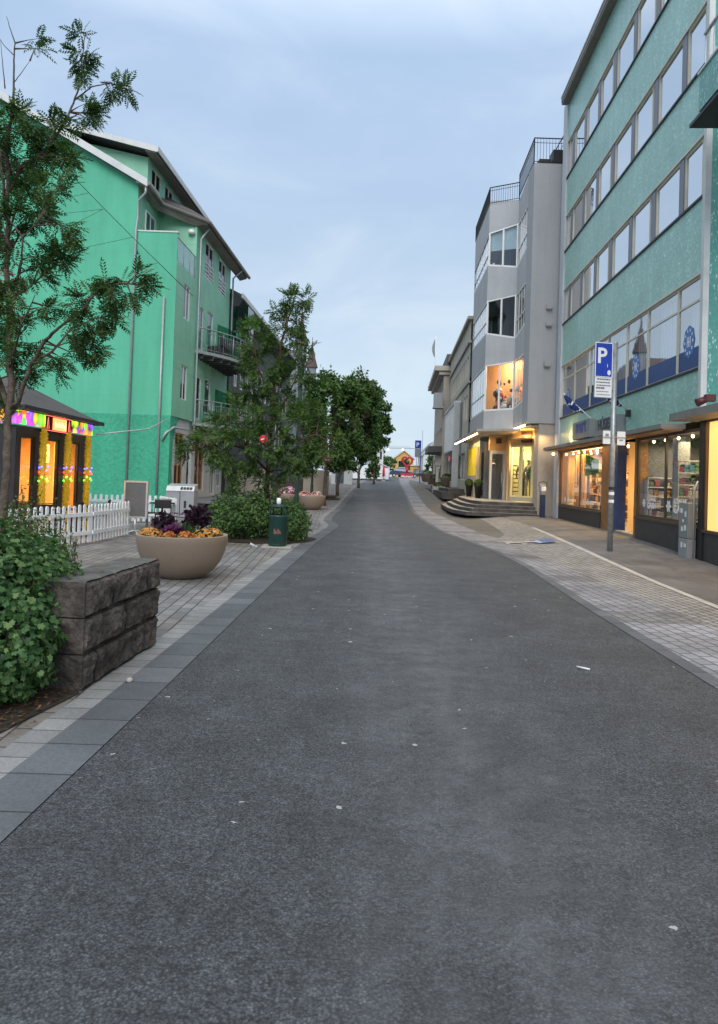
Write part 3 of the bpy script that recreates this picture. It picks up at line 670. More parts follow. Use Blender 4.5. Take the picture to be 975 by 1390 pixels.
for i in range(5): mb.box((12.1+i*.33,-.6,.8),(12.25+i*.33,-.52,2.9))
mb.build('drape', M['woodlt'], tb)
def dummy(fr, u, n, z, h, m, root, name='mannequin', legs=True):
    s = h/1.8; b = MB(fr)
    b.tube([(u-.09*s,n,z),(u-.1*s,n,z+.45*s),(u-.08*s,n,z+.85*s)], [.05*s,.06*s,.09*s], 8); b.tube([(u+.09*s,n,z),(u+.1*s,n,z+.45*s),(u+.08*s,n,z+.85*s)], [.05*s,.06*s,.09*s], 8)
    b.tube([(u,n,z+.8*s),(u,n,z+.95*s),(u,n,z+1.1*s),(u,n,z+1.35*s),(u,n,z+1.48*s),(u,n,z+1.55*s)], [.15*s,.17*s,.14*s,.19*s,.13*s,.05*s], 10)
    for sg in (-1,1): b.tube([(u+sg*.17*s,n,z+1.42*s),(u+sg*.25*s,n+.02,z+1.12*s),(u+sg*.22*s,n+.1,z+.85*s)], [.06*s,.05*s,.035*s], 7)
    b.ball((u,n,z+1.67*s), .105*s, 10, 7, 1.2)
    return b.build(name, m, root)
dummy(FT, 6.2, -1.9, .3, 1.9, shirt[3], tb); dummy(FT, 5.5, -2.0, .3, 1.8, shirt[4], tb); dummy(FT, 4.5, -1.0, .5, 1.6, shirt[7], tb); dummy(FT, 2.1, -1.3, 1.3, 1.3, shirt[3], tb)
mb = MB(FT); mb.box((5.15,-1.25,.4),(5.45,-1.2,.62)); mb.build('door_notice', M['signwhite'], tb)
# banner, green
def flatthing(fr, name, label, cat, mat, pts, d, text=None, tm='textwhite', ts=.2, tpos=None, group=None):
    t = MB(fr).slab(pts, d).build(name, mat, None, label=label, cat=cat, group=group)
    return t
t = thing('hanging_banner', 'green tilted tax free banner hanging inside the warm shop window', 'banner', tuple(FT(10.0,-.2,2.3)))
MB(FT).slab([(9.15,-.17,2.05),(10.75,-.17,1.95),(10.75,-.17,2.72),(9.15,-.17,2.5)], (0,-.02,0)).build('banner_cloth', M['taxgreen'], t)
mb = MB(); text_mb(mb, 'Tax', FT(9.95,-.16,2.38), mu, zz, .24, .002, 'CENTER', .004); text_mb(mb, 'FREE', FT(9.95,-.16,2.16), mu, zz, .24, .002, 'CENTER', .004); mb.build('banner_lettering', M['textwhite'], t)
mb = MB(FT); mb.tube([(10.7,-.18,2.72),(10.7,-.18,2.93)], .006, 5); mb.tube([(9.2,-.18,2.5),(8.5,-.18,2.2)], .006, 5); mb.build('cord', M['dark'], t)
# wall signs
def boxsign(u0, u1, z0, z1, txt, label, tm, ts, al='CENTER', tu=None):
    t = thing('shop_sign', label, 'sign', tuple(FT((u0+u1)/2,0,z0)))
    MB(FT).box((u0,.0,z0),(u1,.22,z1)).build('sign_box', M['signgrey'], t, bevel=.01)
    MB(FT).box((u1+.001,.01,z0+.02),(u1+.03,.2,z1-.02)).build('sign_edge_light', em('edge_glow', (1,.75,.35), .8), t)
    mb = MB(); text_mb(mb, txt, FT(tu if tu else (u0+u1)/2,.224,z0+(z1-z0)*.33), mu, zz, ts, .006, al, .006); mb.build('lettering', M[tm], t)
    return t
boxsign(8.95, 11.15, 3.24, 3.85, 'mart', 'grey box sign reading mart above the warm shop window', 'textblue', .72, 'CENTER', 10.0)
boxsign(5.95, 8.15, 3.2, 3.72, 'HÚSIÐ', 'grey box sign with dark capital letters half behind the sign pole', 'textdark', .46, 'LEFT', 7.95)
arealight('sign_light', FT(12.1,.25,3.2), .15, 16, ES['warm'], (R(180),0,0))
# wall flags on slanted poles
def wallflag(u, z, tip, label, rs):
    t = thing('wall_flag', label, 'flag', tuple(FT(u,0,z)), 'furled flags on the teal facade')
    a = Vector((u,0,z)); b = Vector(tip); mb = MB(FT); mb.tube([a, b], [.02,.015], 7); mb.ball(tuple(b), .035, 8, 5); mb.build('flag_pole', M['whitef'], t)
    MB(FT).box((u-.09,0,z-.12),(u+.09,.1,z+.07)).build('bracket', M['dark'], t)
    rr_ = random.Random(rs); mb = MB(FT); prev = None; n = 16
    for i in range(n+1):
        s_ = i/n; c = b.lerp(a, .02+.62*s_) + Vector((0,0,-.03-.09*math.sin(s_*3.1)))
        r_ = .025+.055*math.sin(math.pi*min(1,s_*1.1+.08))+rr_.uniform(-.01,.01)
        ring = [mb.V((c.x+r_*math.cos(q*math.pi/5)*(1+.3*math.sin(q*2+i*.6)), c.y+r_*.8*math.cos(q*math.pi/5+1.2), c.z+r_*1.25*math.sin(q*math.pi/5))) for q in range(10)]
        if prev:
            for q in range(10):
                mb.cur = 0 if (i+q//3) % 7 else (1 if (i+q) % 4 else 2); mb.F((prev[q],prev[(q+1)%10],ring[(q+1)%10],ring[q]), True)
        prev = ring
    mb.build('flag_cloth', [pm('flag_navy', (.012,.03,.14), .8, .15, 6, bump=0), M['signwhite'], M['red']], t)
def inv(x, y, n):
    o = FT(0,n,0); r = ray(x, y); t_ = (o.x*FT.u.y-o.y*FT.u.x)/(r[0]*FT.u.y-r[1]*FT.u.x); p = Vector((r[0]*t_, r[1]*t_, CH+r[2]*t_)); return (p-o).dot(FT.u), n, p.z
wallflag(9.17, 3.77, inv(766,535,.9), 'furled blue flag on a white slanted pole above the mart sign', 3)
wallflag(5.6, 3.73, inv(824,530,.8), 'furled blue flag on a slanted pole partly behind the parking sign', 5)
# utility boxes on the wall by the shop window
t = thing('utility_box', 'grey metal utility boxes with stickers against the dark stone base', 'utility box', tuple(FT(1.25,.1,.1)))
MB(FT).box((1.02,.02,.55),(1.5,.2,1.32)).build('upper_cabinet', M['signgrey'], t, bevel=.01); MB(FT).box((1.02,.02,-.02),(1.5,.2,.54)).build('lower_cabinet', M['plastgrey'], t, bevel=.01)
mb = MB(FT)
for (a,b,c,d) in ((1.1,1.2,.72,.84),(1.25,1.36,.7,.8),(1.1,1.18,1.02,1.14),(1.3,1.42,1.1,1.2),(1.22,1.3,.9,.96),(1.08,1.2,.36,.44),(1.28,1.36,.34,.46)): mb.box((a,.2005,c),(b,.206,d))
mb.build('sticker', M['signwhite'], t)
mb = MB(FT); mb.tube([(1.0,.08,.1),(1.0,.08,1.6),(.92,.05,1.8)], .02, 6); mb.build('conduit', M['alu'], t)
# light fitting near corner
t = thing('wall_lamp', 'small dark red spotlight fixed on the teal corner above the canopy', 'wall lamp', tuple(FT(.6,.1,3.5)))
MB(FT).box((.2,.02,3.45),(.34,.22,3.6)).build('lamp_housing', pm('dark_red', (.08,.02,.02), .4), t, bevel=.01)
MB(FT).tube([(.27,.2,3.5),(.27,.38,3.42)], [.07,.09], 10).build('lamp_head', pm('dark_red', (.08,.02,.02), .4), t)
# ================================================================== GREY BAY BUILDING
gb = thing('bay_window_building', 'grey rendered building with angular zigzag bay windows and roof railings beside the teal facade', 'building', (7.2,33,0.3))
K = .053
S0 = Vector((8.16,29.33,0)); V0 = Vector((6.99,29.3,0)); V1 = Vector((7.14,32.75,0)); V2 = Vector((5.95,33.83,0)); V3 = Vector((6.33,40.3,0)); V4 = Vector((7.6,41.6,0))
V0b = Vector((7.045,30.35,0)); chain = [V0b,V1,V2,V3,V4]
def segfr(a, b):
    d = (b-a); u = Vector((d.x,d.y)).normalized(); n = Vector((-u.y,u.x)); return Fr(tuple(a), tuple(u), tuple(n)), d.length
mb = MB(); mb.box((V0.x,29.3,4.16),(8.6,30.3,15.15)); 
mb.build('slab_wall', M['greyd'], gb)
# z tables: rows of (bottom,top) of window at each chain vertex
W = [dict(b=[5.2,5.06,5.04,5.15,5.2], t=[7.35,7.35,7.28,7.45,7.5]), dict(b=[8.6,8.4,8.78,9.2,9.2], t=[10.5,10.5,10.42,10.75,10.8]), dict(b=[12.0,11.75,12.12,12.45,12.5], t=[13.9,13.87,13.75,13.85,13.9])]
BOT = [4.16,4.05,4.0,4.45,4.5]; TOP = [15.15,14.95,15.32,15.6,15.6]
mb = MB()
def quad(mb, A, B, za0, za1, zb0, zb1, off=0):
    mb.poly([(A.x,A.y,za0),(B.x,B.y,zb0),(B.x,B.y,zb1),(A.x,A.y,za1)])
for i in range(4):
    A, B = chain[i], chain[i+1]; lo = (BOT[i], BOT[i+1])
    for w in W+[None]:
        hi = (w['b'][i], w['b'][i+1]) if w else (TOP[i], TOP[i+1])
        quad(mb, A, B, lo[0], hi[0], lo[1], hi[1])
        if w: lo = (w['t'][i], w['t'][i+1])
# end margins of window bands: solid piers at far end
for w in W: quad(mb, V3, V4, w['b'][3], w['t'][3], w['b'][4], w['t'][4])
quad(mb, V0, V0b, 4.16, 15.15, 4.16, 15.15)
mb.build('wall', M['grey'], gb)
mb = MB(); mb.prism([(v.x+.05,v.y) for v in chain]+[(12,41.6),(12,29.5),(7.2,29.5)], 4.0, 4.1); mb.build('soffit', M['beige2'], gb)
for zt in (14.9,): 
    mb = MB(); mb.prism([(v.x+.04,v.y+.0) for v in chain]+[(12,41.6),(12,30.2),(7.1,30.2)], zt-.2, zt-.1); mb.build('roof', M['roofm'], gb)
mb = MB(); mb.box((9.6,30.4,14.9),(14,41,17.1)); mb.build('penthouse', M['greyd'], gb)
mb = MB(); mb.box((8.7,29.6,4.1),(9.0,41.4,14.7)); mb.build('inner_wall', M['room'], gb)
mb = MB()
for z in (4.3,7.9,11.2): mb.prism([(v.x+.12,v.y+.05) for v in chain]+[(8.8,41.5),(8.8,30),(7.2,30)], z, z+.12)
mb.build('floor_slab', M['roommid'], gb)
for r_, w in enumerate(W):
    for i in range(3):
        A, B = chain[i], chain[i+1]; fr, L = segfr(A, B)
        na = {0:4,1:2,2:6}[i]
        mbf = MB()
        def pt(s_, z, off=-.03):
            p = A.lerp(B, s_); n = fr.n; return Vector((p.x,p.y,0))+n*off+Vector((0,0,z))
        zb = lambda s_: w['b'][i]+(w['b'][i+1]-w['b'][i])*s_; zt = lambda s_: w['t'][i]+(w['t'][i+1]-w['t'][i])*s_
        def bar(p, q, th, dp=.07):
            p, q = Vector(p), Vector(q); d = (q-p).normalized(); s_ = d.cross(fr.n).normalized()*th/2; n = fr.n*dp/2
            c = [p-s_-n,p+s_-n,p+s_+n,p-s_+n]; e = [x+(q-p) for x in c]; ii = [mbf.V(x) for x in c+e]
            for f in ((0,1,2,3),(7,6,5,4),(0,4,5,1),(1,5,6,2),(2,6,7,3),(3,7,4,0)): mbf.F([ii[k] for k in f])
        e = .04/L
        for k in range(na+1):
            s_ = e+(1-2*e)*k/na; bar(pt(s_, zb(s_)+.02), pt(s_, zt(s_)-.02), .07 if (i == 1) else .035, .07 if i == 1 else .02)
        bar(pt(0, zb(0)+.04), pt(1, zb(1)+.04), .08, .05); bar(pt(0, zt(0)-.04), pt(1, zt(1)-.04), .07, .05)
        if i != 1:
            h = .38; bar(pt(0, zb(0)+(zt(0)-zb(0))*h), pt(1, zb(1)+(zt(1)-zb(1))*h), .05, .02)
        f = mbf.build('window', M['whitef'] if i != 2 else M['alu'], gb)
        p_ = MB(); p_.poly([pt(0,zb(0),-.05),pt(1,zb(1),-.05),pt(1,zt(1),-.05),pt(0,zt(0),-.05)]); p_.build('pane', M['gl'] if (r_ < 2 and i < 2) else M['glr'], f)
        if r_ == 2 and i == 1:
            p_ = MB(); p_.poly([pt(.03,zb(.03)+.95,-.15),pt(.97,zb(.97)+.75,-.15),pt(.97,zt(.97),-.15),pt(.03,zt(.03),-.15)]); p_.build('blind', pm('blind_pale', (.55,.68,.68), .8), f)
        if r_ >= 1:
            p_ = MB(); p_.poly([pt(0,zb(0),-1.1),pt(1,zb(1),-1.1),pt(1,zt(1)+.3,-1.1),pt(0,zt(0)+.3,-1.1)]); p_.build('backdrop', M['room'] if r_ == 1 else pm('room_blue', (.06,.12,.16), .9), f)
# eyebrow strip above windows (dark)
# warm first-floor shop room
mb = MB(); mb.prism([(8.2,30.5),(8.2,40.5),(8.3,40.5),(8.3,30.5)], 4.45, 7.5); mb.build('interior', M['roomw'], gb)
mb = MB(); mb.prism([(6.3,35.3),(8.25,34.2),(8.25,34.26),(6.3,35.4)], 4.45, 7.8); mb.build('interior', pm('room_orange', (.6,.33,.16), .9), gb)
arealight('room_light', (7.4,34.0,7.75), .5, 110, (1,.66,.36)); arealight('room_light', (7.3,36.5,7.2), .8, 80, (1,.72,.45))
# clothes rails inside first floor
RD2 = random.Random(5); mb = MB(); 
for i in range(46):
    s_ = RD2.uniform(.1,.95); p = V2.lerp(V1, s_)+Vector((.25+RD2.uniform(0,.25),.4,0)); z = RD2.uniform(5.0,6.5) if RD2.random() < .6 else RD2.uniform(5.0,5.6); r_ = RD2.uniform(.05,.16); mb.cur = RD2.randrange(4)
    mb.ball((p.x,p.y,z), r_, 6, 5, RD2.uniform(.8,2))
mb.build('display_goods', [shirt[2],shirt[9],shirt[0],shirt[3]], gb)
# rooftop railings
def railing(path, zf, h, name, root, sp=.12, mat='dark', glassy=False):
    mb = MB(); 
    for (A, za), (B, zb_) in zip(path, path[1:]):
        A, B = Vector(A), Vector(B); L = (B-A).length; n = max(2, int(L/sp))
        mb.tube([(A.x,A.y,za+h),(B.x,B.y,zb_+h)], .025, 6); mb.tube([(A.x,A.y,za+.1),(B.x,B.y,zb_+.1)], .015, 5); mb.tube([(A.x,A.y,za+h*.82),(B.x,B.y,zb_+h*.82)], .013, 5)
        for k in range(n+1):
            p = A.lerp(B, k/n); z = za+(zb_-za)*k/n; mb.tube([(p.x,p.y,z-.02),(p.x,p.y,z+h)], .022 if k in (0,n) else .008, 4, smooth=False)
    return mb.build(name, M[mat], root)
railing([((V1.x,V1.y),14.95),((V2.x,V2.y),15.1),((V3.x,V3.y),15.5)], 0, .85, 'roof_railing', gb)
railing([((8.4,29.4),15.17),((6.99,29.4),15.17),((7.1,32.6),15.0)], 0, 1.1, 'roof_railing', gb)
railing([((8.8,30.5),15.2),((9.0,40.5),15.2)], 0, 2.3, 'roof_railing', gb, .5)
mb = MB(); mb.box((7.3,29.75,15.15),(7.8,30.2,15.55)); mb.box((7.85,29.6,15.15),(8.5,30.2,15.9)); mb.build('roof_unit', M['dark'], gb)
# three small lamps on slab
for i, (x, z) in enumerate(((7.75,8.97),(7.75,8.25),(7.72,6.55))):
    t = thing('wall_light', ['topmost of the three small box lights on the grey slab wall','middle one of the three small box lights on the grey slab wall','lowest of the three small box lights on the grey slab wall'][i], 'wall light', (x,29.3,z), 'box lights on the slab wall')
    MB().box((x-.12,29.1,z),(x+.12,29.299,z+.17)).build('light_box', M['greyd'], t, bevel=.008); MB().box((x-.09,29.12,z-.012),(x+.09,29.27,z-.001)).build('lens', M['signwhite'], t)
# ground floor
mb = MB(); mb.box((7.5,29.36,.1),(8.16,30.1,4.15)); mb.build('column', M['beige2'], gb)
mb = MB(); mb.box((8.161,29.36,.1),(8.5,30.2,4.15)); mb.build('column', M['palepil'], gb)
LZ = .78
A, B = Vector((7.97,30.5,0)), Vector((7.03,32.5,0)); FS, LS = segfr(A, B)
sh = frame_mb(FS, 0, LS, .98, 3.35, 0, .07, .1, vs=(LS*.3,LS*.68), tv=.16).build('shop_window', pm('cream_lit', (.75,.66,.36), .5, bump=0), gb)
p_ = MB(FS); p_.poly([(0,-.05,.98),(LS,-.05,.98),(LS,-.05,3.35),(0,-.05,3.35)]); p_.build('pane', M['gl'], sh)
mb = MB(FS); mb.box((0,-.2,3.351),(LS,.02,4.0)); mb.build('shop_fascia', M['woodlt'], gb)
mb = MB(FS); mb.box((LS*.3,.021,3.45),(LS*.62,.08,3.95)); mb.build('shop_nameplate', pm('maroon_sign', (.06,.025,.025), .5), gb)
mb = MB(FS); mb.slab([(LS*.34,.081,3.52),(LS*.58,.081,3.52),(LS*.46,.081,3.84)], (0,.005,0)); mb.build('nameplate_mark', pm('maroon_letter', (.2,.08,.07), .6), gb)
mb = MB(FS); mb.box((0,-.1,.7),(LS,.03,.98)); mb.build('shop_base', M['concrete'], gb)
mb = MB(); mb.poly([(8.6,30.5,.8),(8.6,34.8,.8),(8.6,34.8,4),(8.6,30.5,4)]); mb.poly([(7.03,33.2,.8),(8.6,33.2,.8),(8.6,33.2,4),(7.03,33.2,4)]); mb.poly([(7,30.3,.8),(8.6,30.3,.8),(8.6,33.2,.8),(7,33.2,.8)]); mb.poly([(7.0,30.4,3.6),(8.6,30.4,3.6),(8.6,33.3,3.6),(7,33.3,3.6)])
mb.build('interior', pm('room_yellow', (.8,.7,.35), .9), gb)
arealight('shop_light', (7.75,32.2,3.5), .6, 170, (1,.8,.42))
for (s_, m_) in ((.25,shirt[9]),(.45,shirt[5]),(.6,shirt[6]),(.82,shirt[3])):
    p = A.lerp(B, s_)+Vector((.35,.25,0)); dummy(ID, p.x, p.y, 1.0, 1.75, m_, gb)
mb = MB(); 
for i in range(8): mb.box((7.2,32.6,1.0+i*.2),(7.45,32.9,1.05+i*.2))
mb.build('display_rack', M['dark'], gb)
# door
mb = MB(); mb.box((6.32,33.82,.75),(6.42,34.0,3.15)); mb.box((6.98,33.82,.75),(7.08,34.0,3.15)); mb.box((6.42,33.83,3.0),(6.98,33.99,3.15)); d_ = mb.build('door', M['alu'], gb)
mb = MB(); mb.poly([(6.4,33.9,.8),(7.0,33.9,.8),(7.0,33.9,3.0),(6.4,33.9,3.0)]); mb.build('pane', M['glr'], d_)
mb = MB(); mb.tube([(6.9,33.8,1.6),(6.9,33.8,2.1)], .015, 6); mb.build('handle', M['alu'], d_)
mb = MB(); mb.box((6.3,33.84,3.16),(7.1,34.2,3.95)); mb.build('door_fascia', M['woodlt'], gb)
mb = MB(); mb.box((7.08,33.0,.78),(7.3,33.84,4.0)); mb.build('door_jamb', M['woodlt'], gb)
mb = MB(); mb.box((6.6,33.8,3.5),(6.85,33.83,3.75)); mb.build('door_plaque', M['dark'], gb)
mb = MB(); mb.poly([(6.2,34.8,.8),(7.1,34.8,.8),(7.1,34.8,3.6),(6.2,34.8,3.6)]); mb.build('inner_wall', M['roommid'], gb)
# yellow panels and wall
FY = Fr((6.12,35.6,0), (K,1)); 
mb = MB(FY); wall(mb, 0, 7.4, .5, 4.2, holes=[(.25,1.0,.9,3.4),(1.5,7.0,1.95,3.5)], rev=.12); mb.build('ground_floor_wall', M['beige'], gb)
mb = MB(FY); mb.poly([(.25,-.12,.9),(1.0,-.12,.9),(1.0,-.12,3.4),(.25,-.12,3.4)]); mb.build('door_opening', M['room'], gb)
mb = MB(FY); mb.poly([(1.5,-.06,1.95),(7.0,-.06,1.95),(7.0,-.06,3.5),(1.5,-.06,3.5)]); mb.build('panel', M['yellow'], gb)
mb = MB(FY)
for k in range(9): mb.box((1.5+k*.6875-.03,-.06,1.95),(1.5+k*.6875+.03,.01,3.5))
mb.build('panel_rib', M['yellow'], gb)
# canopy with bulb strings
mb = MB(); mb.prism([(6.9,30.2),(5.2,31.2),(5.6,41.0),(6.4,41.2),(6.3,34),(7.1,33)], 3.88, 3.98); mb.build('canopy', M['beige2'], gb)
cs = [((6.98,29.42),(7.1,32.6)),((7.1,32.7),(5.95,33.7)),((5.9,33.8),(6.25,40.0))]
def bulbs_line(pts, z, nm, sag=.0, every=.35, r=.035, root=gb):
    mbw = MB(); mbb = MB()
    for a, b in pts:
        a, b = Vector((a[0]-.07,a[1],z)), Vector((b[0]-.07,b[1],z)); L = (b-a).length; n = max(1, int(L/every))
        mbw.tube([a, b], .01, 5)
        for k in range(n+1):
            p = a.lerp(b, k/n); mbb.ball((p.x,p.y,p.z-.06), r, 6, 4)
    w_ = mbw.build('light_string', M['dark'], root); mbb.build('bulb', bulb, w_)
bulbs_line(cs[:1], 4.12, 's', every=.28, r=.04); bulbs_line(cs[1:2], 4.0, 's', every=.5, r=.045); bulbs_line(cs[2:], 4.0, 's', every=.3, r=.04)
bulbs_line([((5.3,31.3),(5.65,40.8))], 3.83, 's', every=.45, r=.035)
arealight('canopy_light', (7.35,31.0,3.8), .5, 70, ES['warm'], sy=1.5); arealight('canopy_light', (5.8,36,3.75), .4, 80, ES['warm'], sy=6)
arealight('canopy_light', (7.6,29.0,3.7), .3, 9, ES['warm'])
# ---------------------------------------------------------------- steps
st = thing('stone_steps', 'dark stone entrance steps fanning out below the grey building', 'steps', (6,31,.2))
top = [(7.78,29.85),(5.35,30.35),(5.15,31.3),(5.15,33.2),(5.4,37.8),(6.4,41.5)]
def off(poly, d):
    out = []
    for i, p in enumerate(poly):
        p = Vector(p); a = Vector(poly[i-1]) if i else None; b = Vector(poly[i+1]) if i < len(poly)-1 else None
        ns = []
        if a is not None: t = (p-a).normalized(); ns.append(Vector((-t.y,t.x)))
        if b is not None: t = (b-p).normalized(); ns.append(Vector((-t.y,t.x)))
        n = sum(ns, Vector((0,0))); n = n/len(ns); n = n/max(.3, n.length_squared); out.append(tuple(p+n*d))
    return out
for k in range(4):
    pl = off(top, .30*k); z1 = LZ-.145*k
    base = [(8.2,43),(8.2,29.86-.30*k+.02)]
    pl[0] = (7.5, pl[0][1]) 
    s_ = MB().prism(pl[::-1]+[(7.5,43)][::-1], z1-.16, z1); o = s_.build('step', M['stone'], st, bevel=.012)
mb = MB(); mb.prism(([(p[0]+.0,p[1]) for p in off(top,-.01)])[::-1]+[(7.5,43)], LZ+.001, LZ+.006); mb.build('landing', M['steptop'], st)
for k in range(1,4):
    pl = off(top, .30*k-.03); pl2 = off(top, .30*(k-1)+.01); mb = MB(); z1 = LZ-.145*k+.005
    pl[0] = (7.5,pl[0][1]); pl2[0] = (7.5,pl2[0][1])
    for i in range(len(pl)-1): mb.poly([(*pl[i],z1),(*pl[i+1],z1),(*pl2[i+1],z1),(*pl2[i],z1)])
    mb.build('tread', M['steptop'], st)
t = thing('stone_steps', 'two low dark stone steps further up beyond the ball shrubs', 'steps', (6,44,.7))
mb = MB().prism([(5.1,42.2),(8.5,42.2),(8.5,58),(5.6,58)], .5, .93); mb.build('step', M['stone'], t); mb = MB().prism([(5.5,42.8),(8.5,42.8),(8.5,58),(6.0,58)], .9, 1.12); mb.build('step', M['stone'], t)
# ---------------------------------------------------------------- ball topiary in black pots
for i, (x, y, lb) in enumerate(((6.07,38.4,'round clipped shrub in a tall black pot, the farther one on the step landing'),(6.06,35.4,'round clipped shrub in a tall black pot, the nearer one on the step landing'))):
    t = thing('potted_topiary', lb, 'potted shrub', (x,y,LZ), 'clipped shrubs in black pots')
    MB().lathe((x,y,LZ), [(.001,0),(.13,0),(.19,.6),(.21,.61),(.21,.64),(.17,.64),(.16,.58),(.001,.58)], 20).build('pot', M['dark'], t)
    mb = MB(); r3 = random.Random(i)
    for q in range(1500):
        d = Vector((r3.gauss(0,1),r3.gauss(0,1),r3.gauss(0,1))).normalized(); c = Vector((x,y,LZ+.74))+d*.23*r3.uniform(.86,1.03)
        a = d.cross(Vector((r3.gauss(0,1),r3.gauss(0,1),r3.gauss(0,1)))).normalized()*.035; b = d.cross(a).normalized()*.02+d*.012
        mb.poly([c-a,c-b,c+a,c+b])
    mb.ball((x,y,LZ+.74), .19, 12, 8); mb.build('ball_foliage', M['box'], t)
# ================================================================== BUILDINGS FURTHER UP THE RIGHT
FB = Fr((6.42,41.6,0), (K,1))
b2 = thing('beige_building', 'beige rendered building with a blue glass box front, beyond the grey bay windows', 'building', tuple(FB(8,0,1)))
mb = MB(FB)
hs = [(1.0+i*1.25,1.8+i*1.25,8.0,9.3) for i in range(11)]+[(1.0+i*1.25,1.8+i*1.25,10.0-.0,10.001) for i in range(0)]
hs2 = [(1.0+i*1.25,1.8+i*1.25,5.4+.0,6.9) for i in range(2)]
wall(mb, 0, 15.5, .5, 11.3, holes=hs+[(9,14.8,1.6,3.4),(1.2,7.9,1.7,3.4)]+hs2, rev=.2); mb.poly([(15.5,0,.5),(15.5,-8,.5),(15.5,-8,11.3),(15.5,0,11.3)])
mb.build('wall', M['beige'], b2)
mb = MB(FB); mb.box((0,-8,11.31),(15.7,.2,11.5)); mb.box((0,-.05,9.9),(15.6,.12,10.05)); mb.box((0,-.05,7.5),(15.6,.08,7.6)); mb.build('cornice', M['beige2'], b2)
for h in hs+hs2: window(FB, b2, *h, n=-.12, fm='whitef', gm='glr', t=.06, cur=None, room='room')
for h in ((9,14.8,1.6,3.4),(1.2,7.9,1.7,3.4)): window(FB, b2, *h, n=-.1, fm='alu', gm='gl', t=.06, vs=(h[0]+1.9,h[0]+3.8), room='roommid', rd=1.5)
# glass box with slanted end
mb = MB(FB); mb.poly([(6.0,.35,3.85),(14.6,.35,3.85),(14.6,.35,6.9),(5.5,.35,6.9)]); gp = mb.build('glass_front', M['glblue'], b2)
mb = MB(FB); mb.poly([(5.5,0,3.85),(14.6,0,3.85),(14.6,0,6.9),(5.5,0,6.9)]); mb.build('glass_backing', pm('glass_backing', (.3,.5,.6), .6, bump=0), b2)
mb = MB(FB)
for i in range(9): mb.box((6.2+i*1.04,.351,3.85),(6.25+i*1.04,.4,6.9))
mb.slab([(6.0,0,1.2),(6.35,0,1.2),(5.8,0,6.9),(5.3,0,6.9)], (0,.42,0)); mb.box((5.3,0,6.9),(14.7,.42,7.0)); mb.box((6.0,0,3.7),(14.7,.42,3.84)); mb.build('glass_frame', M['alu'], b2)
mb = MB(FB); mb.box((4.1,.02,3.3),(5.2,.05,6.8)); mb.build('dark_recess', pm('dark_glass', (.09,.11,.1), .3, bump=0), b2)
mb = MB(FB); mb.box((7.0,.43,3.0),(8.6,.48,3.35)); mb.build('shop_nameplate', M['red'], b2)
FD = Fr((6.75,57.5,0), (.055,1))
b3 = thing('cornice_building', 'tall pale building with a heavy overhanging cornice, far up the right side', 'building', tuple(FD(5,0,1.5)))
mb = MB(FD)
hs = [(.6+i*1.7,1.6+i*1.7,z,z+1.4) for i in range(7) for z in (4.6,6.9,9.0-.2)]
wall(mb, 0, 13, 1.0, 10.6, holes=hs+[(1,12,1.7,3.5)], rev=.2); mb.poly([(0,0,1),(0,-8,1),(0,-8,10.6),(0,0,10.6)]); mb.build('wall', M['beige2'], b3)
mb = MB(FD); mb.box((-.4,-8,10.61),(13.4,.75,11.0)); mb.box((-.2,-8,10.3),(13.2,.4,10.6)); mb.build('cornice', M['beige2'], b3)
mb = MB(FD); mb.box((-.2,-7,11.0),(8,-.2,12.0)); mb.build('roof', M['roofm'], b3)
for h in hs: window(FD, b3, *h, n=-.12, fm='whitef', gm='glr', t=.07, room='room')
window(FD, b3, 1, 12, 1.7, 3.5, n=-.1, fm='alu', vs=(3.6,6.2,8.9), room='roommid', rd=1.2)
mb = MB(FD); mb.box((-.3,.0,3.9),(6.5,1.1,4.4)); mb.build('awning', M['roofm'], b3)
mb = MB(FD); mb.box((-1.0,.1,7.6),(-.1,.8,8.7)); mb.box((-1.1,.0,7.45),(0,.85,7.59)); mb.build('roof_unit', M['plastgrey'], b3)
# flag pole on cornice building
t = thing('flag_pole', 'thin flag pole with a limp flag above the far cornice building', 'flag pole', tuple(FD(9.5,.3,11)))
q = FD(9.5,.3,0); MB().tube([(q.x,q.y,11),(q.x,q.y,15.4)], .03, 6).build('pole', M['whitef'], t)
mb = MB(); 
for i in range(6): mb.poly([(q.x-.03-.3*math.sin(i/6*3),q.y+.02*i,15.2-i*.3),(q.x-.02,q.y,15.3-i*.3),(q.x-.02,q.y,15.0-i*.3),(q.x-.03-.3*math.sin((i+1)/6*3),q.y+.02*i,14.9-i*.3)])
mb.build('flag_cloth', M['signgrey'], t)
# ================================================================== GREEN BUILDING (left)
gn = thing('apartment_block', 'bright green rendered apartment block with blank gable wall and curved balconies on the left', 'building', (-10,30,0))
GY = 28.75; KG = .045
def fx(y, x0=-7.8): return x0+KG*(y-GY)
RX, RZ = -19.5, 19.35    # ridge
EX, EZ = -9.04, 13.5
sl = (RZ-EZ)/(EX-RX)
zr = lambda x: EZ-.12+(EX-x)*sl
mb = MB()
mb.poly([(-9.5,GY,3.93),(-9.5,GY,zr(-9.5)-.12),(RX,GY,zr(RX)-.12),(-30,GY,zr(RX)-6),(-30,GY,3.93)])
mb.poly([(-7.8,GY,3.93),(-7.8,GY,11.5),(-9.499,GY,11.5),(-9.499,GY,3.93)])
mb.build('gable_wall', M['green'], gn)
mb = MB(); mb.poly([(-7.8,GY-.05,0),(-7.8,GY-.05,3.93),(-30,GY-.05,3.93),(-30,GY-.05,0)]); mb.poly([(-7.8,GY-.05,3.93),(-7.8,GY,3.93),(-30,GY,3.93),(-30,GY-.05,3.93)])
